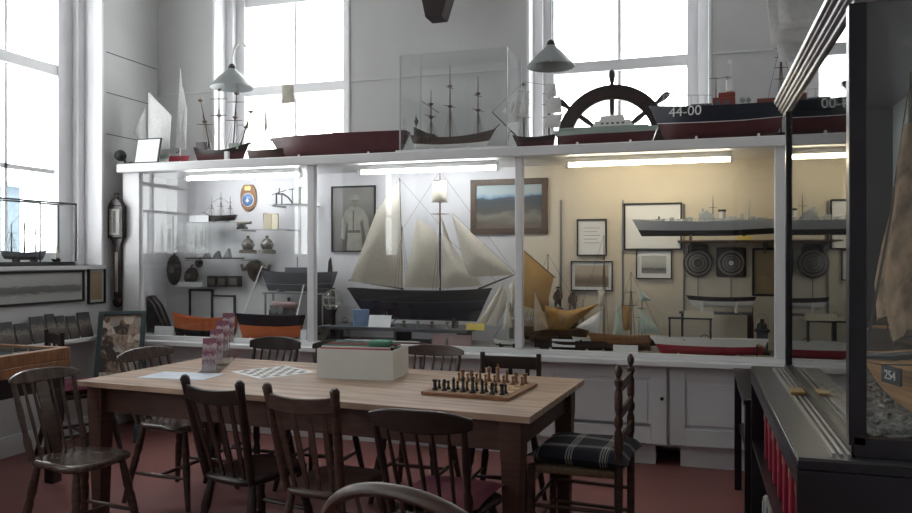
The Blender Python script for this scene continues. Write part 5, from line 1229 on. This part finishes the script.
# pictures on left wall (facing +X)
def wpicture(u0, v0, u1, v1, label, pm, fm, fw, mount):
    a = at(u0, (v0+v1)/2, X=XL); b = at(u1, (v0+v1)/2, X=XL); z1 = at(u1, v0, X=XL).z; z0 = at(u1, v1, X=XL).z
    y0, y1 = a.y, b.y; t = thing('framed_picture', label, 'picture', (XL, (y0+y1)/2, z0)); W = (y1-y0)/2; h = z1-z0; mb = MB()
    for q in (((0,-W,0),(.022,-W+fw,h)), ((0,W-fw,0),(.022,W,h)), ((0,-W+fw,0),(.022,W-fw,fw)), ((0,-W+fw,h-fw),(.022,W-fw,h))): mb.box(*q)
    mb.build('frame', fm, t, bevel=.002); MB().box((.003,-W+fw,fw),(.008,W-fw,h-fw)).build('mount', mat('grey_mount', (.42,.42,.41), .8), t); k = fw+mount
    MB().box((.008,-W+k,k),(.010,W-k,h-k)).build('print', pm, t); return t
wpicture(-60, 270, 83, 301, 'long panoramic print of ships in a dark frame below the left window', P_long, M['blackm'], .016, .012)
wpicture(87, 267, 104, 303, 'small dark-framed pinkish print right of the long panoramic print', P_tan, M['blackm'], .014, .02)
# cards along dado ledge
lab = ['widest dark photo card on the ledge behind the desk', 'dark photo card on the wall ledge above the teal chart', 'upright dark photo card with pale top on the wall ledge', 'dark photo card in the middle of the wall ledge', 'squarer dark photo card on the wall ledge', 'dark photo card near the right end of the ledge', 'dark rounded card at the right end of the ledge']
for k, (u0, u1) in enumerate(((-10,14),(16,29),(31,45),(47,56),(57,66),(68,77),(79,91))):
    a = at(u0, 320, X=XL+.06).y; b = at(u1, 320, X=XL+.06).y; h_ = (.17,.15,.19,.2,.18,.17,.19)[k]
    o = MB().prism([(XL+.09,a,.775),(XL+.09,b,.775),(XL+.04,b,.775+h_),(XL+.04,a,.775+h_)], (-.008,0,0)).build('photo_card', P_dark, bevel=.002); tag(o, lab[k], 'card', 'photo cards on the left ledge')
# glass-boxed model on the left sill
y0, y1 = 3.90, at(70, 250, X=XL-.06).y
t = thing('glass_display_box', 'dark-edged glass box holding a ship on the left window sill', 'glass case', (XL-.09, (y0+y1)/2, SILL)); W = (y1-y0)/2; hh = at(70, 203, X=XL-.0).z-SILL; dd = .085
MB().box((-dd,-W,0),(dd,W,.03)).build('base', M['blackm'], t, bevel=.003)
mb = MB()
for sx in (-1,1):
    for sy in (-1,1): mb.box((sx*dd-.006,sy*W-.006,.03),(sx*dd+.006,sy*W+.006,hh))
    mb.box((sx*dd-.006,-W,hh-.012),(sx*dd+.006,W,hh))
for sy in (-1,0.25,1): mb.box((-dd,sy*W-.006,hh-.012),(dd,sy*W+.006,hh))
mb.box((dd-.004,.25*W-.004,.03),(dd+.004,.25*W+.004,hh)); mb.build('edge_frame', M['blackm'], t)
mb = MB()
for sx in (-1,1): mb.box((sx*dd-.001,-W+.006,.03),(sx*dd+.001,W-.006,hh-.012))
mb.build('glass_walls', M['boxglass'], t)
ya = at(2, 240, X=XL-.09).y; yb_ = at(47, 240, X=XL-.09).y
t = thing('sailing_ship_model', 'dark three-masted ship model in the glass box on the left window sill', 'ship model', (XL-.09, (ya+yb_)/2, SILL+.045), PI/2)
Ls = yb_-ya; hull(Ls, .07, .06, [M['dark'],M['dgrey'],M['spar']], wl=.4, parent=t, sheer=.2); cradle(t, (-Ls*.2,Ls*.2), .06, .015, M['dark'])
sg = []
for f, h_ in ((-.3,.26),(-.02,.36),(.24,.30)):
    mast(t, f*Ls, .04, h_, .005, yards=[(h_*q_, .06) for q_ in (.35,.55,.75)], ya=20); sg += shrouds(f*Ls, .03, .06, h_*.8, 0, 3, .02)
sg += [((Ls*.5,0,.07),(Ls*.24,0,.3)), ((Ls*.24,0,.3),(-.02*Ls,0,.36)), ((-.3*Ls,0,.26),(-Ls*.5,0,.07)), ((-.3*Ls,0,.26),(-.02*Ls,0,.36))]
rigging(t, sg, .0016)
t = thing('toy_sailboat', 'tiny dark sailing boat in the glass box right of the three-master', 'ship model', (XL-.06, at(36,240,X=XL-.09).y+.02, SILL+.105), PI/2)
t.location.z = SILL+.03; t.location.y = yb_+.06
hull(.09, .03, .02, [M['dark'],M['dark'],M['spar']], parent=t); mast(t, 0, .01, .14, .002); sail([(.004,.03),(.004,.13),(.035,.03)], t, M['sail'], .003)
# barometer
c = at(117, 232, Y=5.16); t = thing('barometer', 'dark wooden glazed barometer hanging at the left end of the case', 'barometer', (c.x, 5.185, 1.0))
def bz(v): return at(117, v, Y=5.16).z-1.0
MB().box((-.075,-.05,bz(238)),(.075,0,bz(206))).prism([(-.075,-.05,bz(206)),(.075,-.05,bz(206)),(.03,-.05,bz(199)),(-.03,-.05,bz(199))], (0,.05,0)).build('case', M['dark'], t, bevel=.005)
MB().box((-.05,-.055,bz(235)),(.05,-.05,bz(209))).build('dial_plate', mat('silvered_plate', (.38,.37,.34), .4, noise=.3, scale=12), t); MB().box((-.010,-.058,bz(233)),(.010,-.055,bz(211))).build('glass_tube', M['dark'], t)
MB().tube([(0,-.025,bz(199)),(0,-.025,bz(196)),(0,-.025,bz(193))], [.02,.012,.018], 10).build('finial', M['dark'], t)
MB().prism([(-.06,-.03,bz(238)),(.06,-.03,bz(238)),(.03,-.03,bz(247)),(.03,-.03,bz(298)),(-.03,-.03,bz(298)),(-.03,-.03,bz(247))], (0,.03,0)).build('trunk', M['dark'], t, bevel=.004)
MB().box((-.014,-.036,bz(292)),(.014,-.03,bz(252))).build('scale', mat('ivory_scale', (.35,.32,.28), .5), t)
MB().ball((0,-.02,bz(302)), .045, 14, sc=(1,.6,1)).build('cistern', M['dark'], t)
# easel picture board
A = Vector((-4.30,5.03)); t = thing('easel_board', 'picture collage board in a dark teal frame leaning on its A-frame', 'display board', (0,0,0))
tl = at(93, 313, Y=4.98); tr = at(128, 311, Y=5.12)
tl = Vector((-4.44, 4.90, .965)); tr = Vector((-4.17, 5.05, .965))
ex = (tr-tl).normalized(); out = Vector((ex.y, -ex.x, 0)).normalized(); down = (Vector((0,0,-1))*.965 + out*.33); 
def ep(x, s, o=0): q = tl + ex*x + down*s; return q + out.cross(ex)*0 + out*o
wE = (tr-tl).length
nrm = out*.965+Vector((0,0,.33)); nrm.normalize()
def slab(x0, x1, s0, s1, th, off=0): return [ep(x0,s0)+nrm*off, ep(x1,s0)+nrm*off, ep(x1,s1)+nrm*off, ep(x0,s1)+nrm*off], nrm*th
mb = MB()
for q in ((-.02,.015,0,1),(wE-.015,wE+.02,0,1),(.015,wE-.015,0,.03),(.015,wE-.015,.66,.69)): mb.prism(*slab(*q, .025))
mb.build('frame', M['easelg'], t, bevel=.003); MB().prism(*slab(.015,wE-.015,.03,.66,.008,.004)).build('picture_sheet', P_col2, t)
MB().tube([ep(.02,.03), Vector((tl.x-.02, tl.y+.05, 0))+ex*.02-out*.02], .014, 8).build('rear_leg', M['easelg'], t); MB().tube([ep(wE-.02,.03), Vector((tr.x-.02, tr.y+.07, 0))-ex*.0-out*.02], .014, 8).build('rear_leg', M['easelg'], t)
a = ep(.3,.03); MB().tube([tl+Vector((-.02,-.09,-.25)), Vector((-4.42,4.76,.32))], .012, 6)

# ================================================================== RIGHT SIDE: black cabinet
t = thing('black_cabinet', 'long black open-sided cabinet under the glazed case on the right', 'cabinet', (0,0,0))
x0, x1, y0, y1, zt_ = .24, .865, 2.07, 3.76, .90
MB().box((x0,y0,zt_-.030),(x1,y1,zt_-.006)).build('worktop_edge', M['black'], t, bevel=.003); MB().box((x0+.004,y0+.006,zt_-.006),(x1,y1-.004,zt_)).build('worktop', M['greytop'], t)
MB().box((x0,y0-.002,zt_-.035),(x1,y0+.03,zt_-.0301)).build('edge_strip', M['black'], t)
MB().box((x0,y0+.001,.0),(x1,y0+.03,zt_-.036)).build('end_panel', M['black'], t); MB().box((x0,y1-.03,0),(x1,y1,zt_-.031)).build('end_panel', M['black'], t)
MB().box((x0+.30,y0+.03,.0),(x1,y1-.03,zt_-.031)).build('back_panel', M['black'], t)
MB().box((x0+.005,y0+.03,.54),(x0+.30,y1-.03,.565)).build('shelf', M['black'], t); MB().box((x0+.005,y0+.03,.06),(x0+.30,y1-.03,.085)).build('shelf', M['black'], t)
MB().box((x0,y0+.03,zt_-.075),(x0+.02,y1-.03,zt_-.031)).build('top_rail', M['black'], t)
k = 0; y = 2.14
redb = [mat('red_binding_%s' % n_, c_, .5) for n_, c_ in (('crimson',(.22,.012,.03)),('scarlet',(.45,.03,.04)),('wine',(.28,.015,.04)))]
proto = None
yy = y0+.08
for k in range(22):
    w_ = .052
    if proto is None:
        proto = thing('red_binder', 'crimson bound volume in the row on the black cabinet shelf', 'book', (x0+.03, yy, .565), 0, 'red bound volumes on the cabinet shelf')
        MB().box((0,.001,0),(.18,w_-.003,.235)).build('cover', redb[0], proto, bevel=.004); MB().box((-.002,.008,.16),(.0,w_-.010,.19)).build('spine_label', mat('gilt_label', (.28,.12,.08), .5), proto)
        o = proto
    else: o = copy_tree(proto)
    o.location = (x0+.03+.006*(k%3), yy, .565); yy += .058
    if yy > y1-.25: break
yy = y0+.08; k = 0
pal = [('white', (.55,.55,.55)), ('black', (.02,.02,.02)), ('cream', (.5,.44,.34)), ('white', (.6,.6,.6)), ('teal', (.04,.15,.15)), ('dark', (.05,.04,.04))]
mm = {}
while yy < y1-.10 and k < 34:
    nm, cc = pal[k % 6]; w_ = (.035,.045,.03)[k % 3]; h_ = (.30,.27,.33,.29)[k % 4]
    m_ = mm.setdefault(nm, mat('file_'+nm, cc, .6)); o = MB().box((0,0,0),(.20,w_,h_)).build('box_file', m_, bevel=.002); o.location = (x0+.03, yy, .085)
    tag(o, '%s file standing on the bottom shelf of the black cabinet' % nm, 'book', '%s files on the bottom shelf' % nm); yy += w_+.004; k += 1
# glazed upper case
t = thing('glazed_cabinet', 'tall black-framed glass case holding a fishing boat model on pebbles', 'display case', (0,0,0))
gx0, gx1, gy0, gy1, gz0, gz1 = .375, .80, 2.12, 3.66, zt_, 2.03
MB().box((gx0-.005,gy0,gz0),(gx1,gy1-.03,gz0+.03)).build('base', M['black'], t)
for a, b in (((gx0-.012,gy0-.01,gz0+.03),(gx0+.028,gy0+.03,gz1)), ((gx1-.02,gy0-.01,gz0+.03),(gx1+.02,gy0+.03,gz1)), ((gx0-.003,gy1-.06,gz0+.03),(gx0+.016,gy1-.03,gz1))): MB().box(a, b).build('corner_post', M['black'], t, bevel=.003)
MB().box((gx0,gy0-.01,gz0+.001),(gx1,gy0+.02,gz0+.05)).build('front_rail', M['black'], t)
MB().box((gx1-.012,gy0+.03,gz0+.03),(gx1,gy1-.03,gz1)).build('back_panel', mat('pale_back_panel', (.52,.54,.52), .8, noise=.1, scale=3), t)
MB().box((gx0+.018,gy1-.045,gz0+.03),(gx1-.012,gy1-.03,gz1)).build('far_panel', M['blackm'], t)
MB().box((gx0+.01,gy0+.03,gz0+.03),(gx0+.014,gy1-.06,gz1)).build('side_glass', M['cabglass'], t)
MB().box((gx0+.028,gy0+.006,gz0+.05),(gx1-.02,gy0+.010,gz1)).build('front_glass', M['cabglass'], t)
mb = MB()
for dx_, zz0, zz1 in ((.0,0,.018),(-.010,.018,.030),(-.018,.030,.048),(-.028,.048,.060),(-.036,.060,.082)): mb.box((gx0+dx_,gy0+dx_,gz1+zz0),(gx1+.02,gy1+.10,gz1+zz1))
mb.build('cornice', mat('bronze_grey_moulding', (.20,.19,.20), .3, metal=.3), t, bevel=.004)
mb = MB()
mb.box((gx0-.052,gy0-.02,zt_),(gx0-.044,gy1-.02,zt_+.010)).box((gx0-.034,gy0-.02,zt_),(gx0-.026,gy1-.02,zt_+.010)).box((gx0-.016,gy0-.02,zt_),(gx0-.008,gy1-.02,zt_+.010)); mb.build('sliding_track', M['rail'], t)
q = at(808, 393, z=zt_+.012); MB().box((gx0-.055,q.y-.05,zt_+.010),(gx0-.006,q.y+.05,zt_+.022)).build('lock_plate', M['brass'], t, bevel=.003)
# pebble bed
n = 40; vs = []; fs = []; X_0, X_1, Y_0, Y_1 = gx0+.02, gx1-.013, gy0+.032, gy1-.05; z0 = gz0+.031
nx, ny = 24, 90
for i in range(nx+1):
    for j in range(ny+1):
        vs.append((X_0+(X_1-X_0)*i/nx, Y_0+(Y_1-Y_0)*j/ny, z0+.012+random.random()*.014))
for i in range(nx):
    for j in range(ny): a = i*(ny+1)+j; fs.append((a, a+1, a+ny+2, a+ny+1))
mb = MB().add(vs, fs)
for k in range(160):
    r_ = random.uniform(.008,.018); mb.ball((random.uniform(X_0+.02,X_1-.02), random.uniform(Y_0+.02,Y_0+.9), z0+.022), r_, 7, sc=(1,random.uniform(.7,1.2),.7))
tag(mb.build('pebbles', M['gravel'], sharp=30), 'bed of grey pebbles on the floor of the glazed case', 'pebbles', kind='stuff')
# fishing boat inside
Lf = .95; bt = thing('fishing_boat_model', 'wooden clinker fishing boat model with furled brown sail in the glazed case', 'ship model', (.635, 2.76, z0+.012), math.radians(-96))
hull(Lf, .27, .175, [M['plankb'], M['plankb'], M['spar'], M['blackm']], wl=.78, parent=bt, sheer=.25, rake=.06, transom=.35, full=.5)
hb = bt
mb = MB()
for s in (-1, 1):
    mb.tube([(-.44, s*.060, .175), (-.2, s*.128, .155), (0, s*.133, .15), (.2, s*.118, .158), (.36, s*.07, .178), (.44, s*.02, .195)], .012, 6)
mb.build('gunwale', M['blackm'], bt)
for x, h_ in ((.12,1.02),(-.28,.70)): mast(bt, x, .12, h_, .011)
def furled(pts, rs, parent, m):
    mb = MB(); mb.tube(pts, rs, 12)
    for i in range(len(mb.v)): v = Vector(mb.v[i]); mb.v[i] = (v.x+random.uniform(-.012,.012), v.y+random.uniform(-.012,.012), v.z+random.uniform(-.006,.006))
    return mb.build('furled_sail', m, parent, sharp=80)
furled([(.30,.0,.22),(.24,-.01,.34),(.2,-.01,.48),(.17,-.01,.62),(.15,0,.74),(.135,0,.86)], [.075,.07,.055,.045,.03,.012], bt, M['sailb'])
furled([(-.15,0,.24),(-.20,0,.36),(-.24,0,.5),(-.26,0,.64)], [.06,.055,.035,.012], bt, M['sailb'])
rigging(bt, [((.46,0,.19),(.12,0,1.0)), ((-.46,0,.17),(-.28,0,.69)), ((.12,0,1.0),(-.28,0,.69))] + shrouds(.12,.12,.16,.9), .0018)
MP = Matrix.Translation((.40,-.080,.118)) @ Matrix.Rotation(math.radians(24),4,'Z')
MB().box((-.045,-.003,-.012),(.045,.003,.036), M=MP).build('number_patch', M['blackm'], bt); o = tx('254', .036, (0,0,0), (0,0,0), M['wpaint'], bt); o.matrix_local = MP @ Matrix.Translation((0,-.005,0)) @ Matrix.Rotation(PI/2,4,'X')
MB().box((-.2,-.02,-.02),(-.17,.02,.01)).box((.17,-.02,-.02),(.2,.02,.01)).build('keel_blocks', M['dark'], bt)
# model with sails on the cabinet top
Zt = gz1+.085; Y = 3.35
t = thing('sailing_ship_model', 'model ship with big billowing grey-white sails on top of the glazed case', 'ship model', (.50, 3.30, Zt+.02), PI/2)
hull(.8, .16, .10, [M['dark'],M['dark'],M['spar']], parent=t, sheer=.3); cradle(t, (-.2,.2), .12, .02, M['dark'])
for x, h_ in ((-.2,.75),(.02,.85),(.24,.7)): mast(t, x, .07, h_, .008, yards=[(h_*f, .13*(1.25-f)) for f in (.3,.5,.7,.88)], ya=88)
def sqsail(x, z0, z1, w0, w1, bil, m):
    n = 8; vs = []; fs = []
    for i in range(n+1):
        for j in range(n+1):
            a, b = -1+2*i/n, j/n; w_ = w0+(w1-w0)*b; vs.append((x+bil*(1-a*a)*math.sin(PI*min(1,b*1.0))+.012, a*w_, z0+(z1-z0)*b))
    for i in range(n):
        for j in range(n): q = i*(n+1)+j; fs.append((q, q+1, q+n+2, q+n+1))
    o = MB().add(vs, fs).build('sail', m, t, sharp=80); s_ = o.modifiers.new('th', 'SOLIDIFY'); s_.thickness = .003
sqsail(.24, .10, .36, .16, .19, .09, M['sailw']); sqsail(.24, .37, .55, .18, .15, .06, M['sailw']); sqsail(.02, .12, .44, .21, .24, .10, M['sailw']); sqsail(.02, .46, .70, .22, .17, .07, M['sailw']); sqsail(-.2, .12, .42, .20, .22, .09, M['sailw'])
MB().tube([(.36,0,.11),(.60,0,.2)], .006).build('bowsprit', M['dark'], t)
# narrow black table beyond the cabinet
t = thing('black_side_table', 'narrow black side table between the black cabinet and the cupboards', 'side table', (0,0,0))
sx0, sx1, sy0, sy1, sz = .215, .60, 3.86, 4.93, .725
MB().box((sx0,sy0,sz-.025),(sx1,sy1,sz)).build('table_top', M['black'], t, bevel=.003); MB().box((sx0+.02,sy0+.02,sz-.10),(sx1-.02,sy0+.035,sz-.025)).box((sx0+.02,sy1-.035,sz-.10),(sx1-.02,sy1-.02,sz-.025)).box((sx0+.02,sy0+.035,sz-.10),(sx0+.035,sy1-.035,sz-.025)).build('apron', M['black'], t)
MB().box((sx0+.03,sy0+.03,.38),(sx1-.03,sy1-.03,.40)).build('lower_shelf', M['black'], t)
for x in (sx0+.025, sx1-.025):
    for y in (sy0+.03, sy1-.03): MB().box((x-.02,y-.02,0),(x+.02,y+.02,sz-.025)).build('leg', M['black'], t, bevel=.003)

Y = 5.56; ox = at(781,0,Y=Y).x; oz = ZT1+.015
t = thing('sailing_ship_model', 'dark many-yarded ship model behind the stern of the 44-00 lifeboat', 'ship model', (ox, Y, oz))
hull(.26, .08, .06, [M['dark'], M['dark'], M['spar']], parent=t); cradle(t, (-.06,.06), .06, .015, M['dark'])
hm = zz(781, 28, Y)-oz; o = mast(t, -.0, .04, hm, .006, yards=[(hm*f, .045) for f in (.55,.65,.74,.82,.9)], ya=10)
rigging(t, shrouds(0,.03,.06,hm*.8)+[((.13,0,.06),(0,0,hm*.9)), ((-.13,0,.06),(0,0,hm*.9))], .0012)

# more small exhibits on the deck of the case
def lantern(u, Y, h, label, m):
    t = thing('ship_lamp', label, 'lantern', (at(u,0,Y=Y).x, Y, ZD)); r_ = h*.27
    MB().lathe([(r_,0),(r_,h*.08),(r_*.7,h*.12)], (0,0,0), 16).build('base', m, t); MB().lathe([(r_*.75,h*.12),(r_*.85,h*.3),(r_*.75,h*.55)], (0,0,0), 16).build('glass_chimney', M['clear'], t)
    MB().lathe([(r_*.9,h*.55),(r_*.85,h*.62),(r_*.45,h*.74),(r_*.5,h*.80),(.004,h*.85)], (0,0,0), 16).build('hood', m, t)
    for a in (0, PI/2, PI, 3*PI/2): MB().tube([(r_*.92*math.cos(a),r_*.92*math.sin(a),h*.08),(r_*.88*math.cos(a),r_*.88*math.sin(a),h*.58)], .003, 6).build('guard_bar', m, t)
    MB().tube([(-r_*.5,0,h*.74),(-r_*.5,0,h*.92),(0,0,h),(r_*.5,0,h*.92),(r_*.5,0,h*.74)], .003, 6).build('carry_handle', m, t)
lantern(207, 5.50, .13, 'small dull bronze ship lamp in front of the small black frames', M['bronze'])
lantern(225, 5.47, .11, 'small black ship lamp right of the bronze one in the left bay', M['blackm'])
lantern(345, 5.52, .17, 'dull bronze ship lamp standing behind the glass float', M['bronze'])
def sextant(u, Y, label, m, z=ZD):
    t = thing('sextant', label, 'sextant', (at(u,0,Y=Y).x, Y, z)); a0, a1 = math.radians(210), math.radians(330); R_ = .085
    MB().tube([(R_*math.cos(a0+(a1-a0)*k/12), 0, .10+R_*math.sin(a0+(a1-a0)*k/12)) for k in range(13)], .005, 6).build('limb', m, t)
    MB().tube([(R_*math.cos(a0),0,.10+R_*math.sin(a0)),(0,0,.11),(R_*math.cos(a1),0,.10+R_*math.sin(a1))], .004, 6).build('frame', m, t)
    MB().tube([(0,-.008,.115),(.02,-.008,.025)], .004, 6).build('index_arm', M['steel'], t); MB().tube([(-.06,-.015,.075),(.0,-.015,.08)], [.010,.007], 10).build('telescope', m, t)
    MB().box((-.05,-.02,0),(.05,.02,.012)).build('base', M['dark'], t, bevel=.002)
sextant(292, 5.40, 'brass sextant on the deck right of the boiler engine', M['brass'])
sextant(705, 5.60, 'dull bronze sextant under the small dark table', M['bronze'])
sextant(387, 5.38, 'dull bronze sextant on the plinth below the schooner stern', M['bronze'], .872)
for u, Y, w_, d_, h_, lb, m in ((216, 5.40, .05, .03, .05, 'small steel box on the deck behind the orange lifeboat', 'steel'), (272, 5.62, .10, .03, .09, 'dark wooden sea chest under the grey hull model rack', 'dark'), (316, 5.60, .05, .05, .19, 'tall dark wooden chest just right of the left mullion', 'dark'), (733, 5.62, .07, .03, .08, 'pale grey casket at the back of the right bay', 'dgrey'), (668, 5.60, .05, .03, .06, 'small dark casket behind the black frame stand', 'dark')):
    t = thing('sea_chest', lb, 'box', (at(u,0,Y=Y).x, Y, ZD)); MB().box((-w_,-d_,0),(w_,d_,h_*.72)).build('body', M[m], t, bevel=.003); MB().box((-w_-.003,-d_-.003,h_*.74),(w_+.003,d_+.003,h_)).build('lid', M[m], t, bevel=.006); MB().box((-.008,-d_-.006,h_*.6),(.008,-d_-.003,h_*.8)).build('clasp', M['brass'], t)
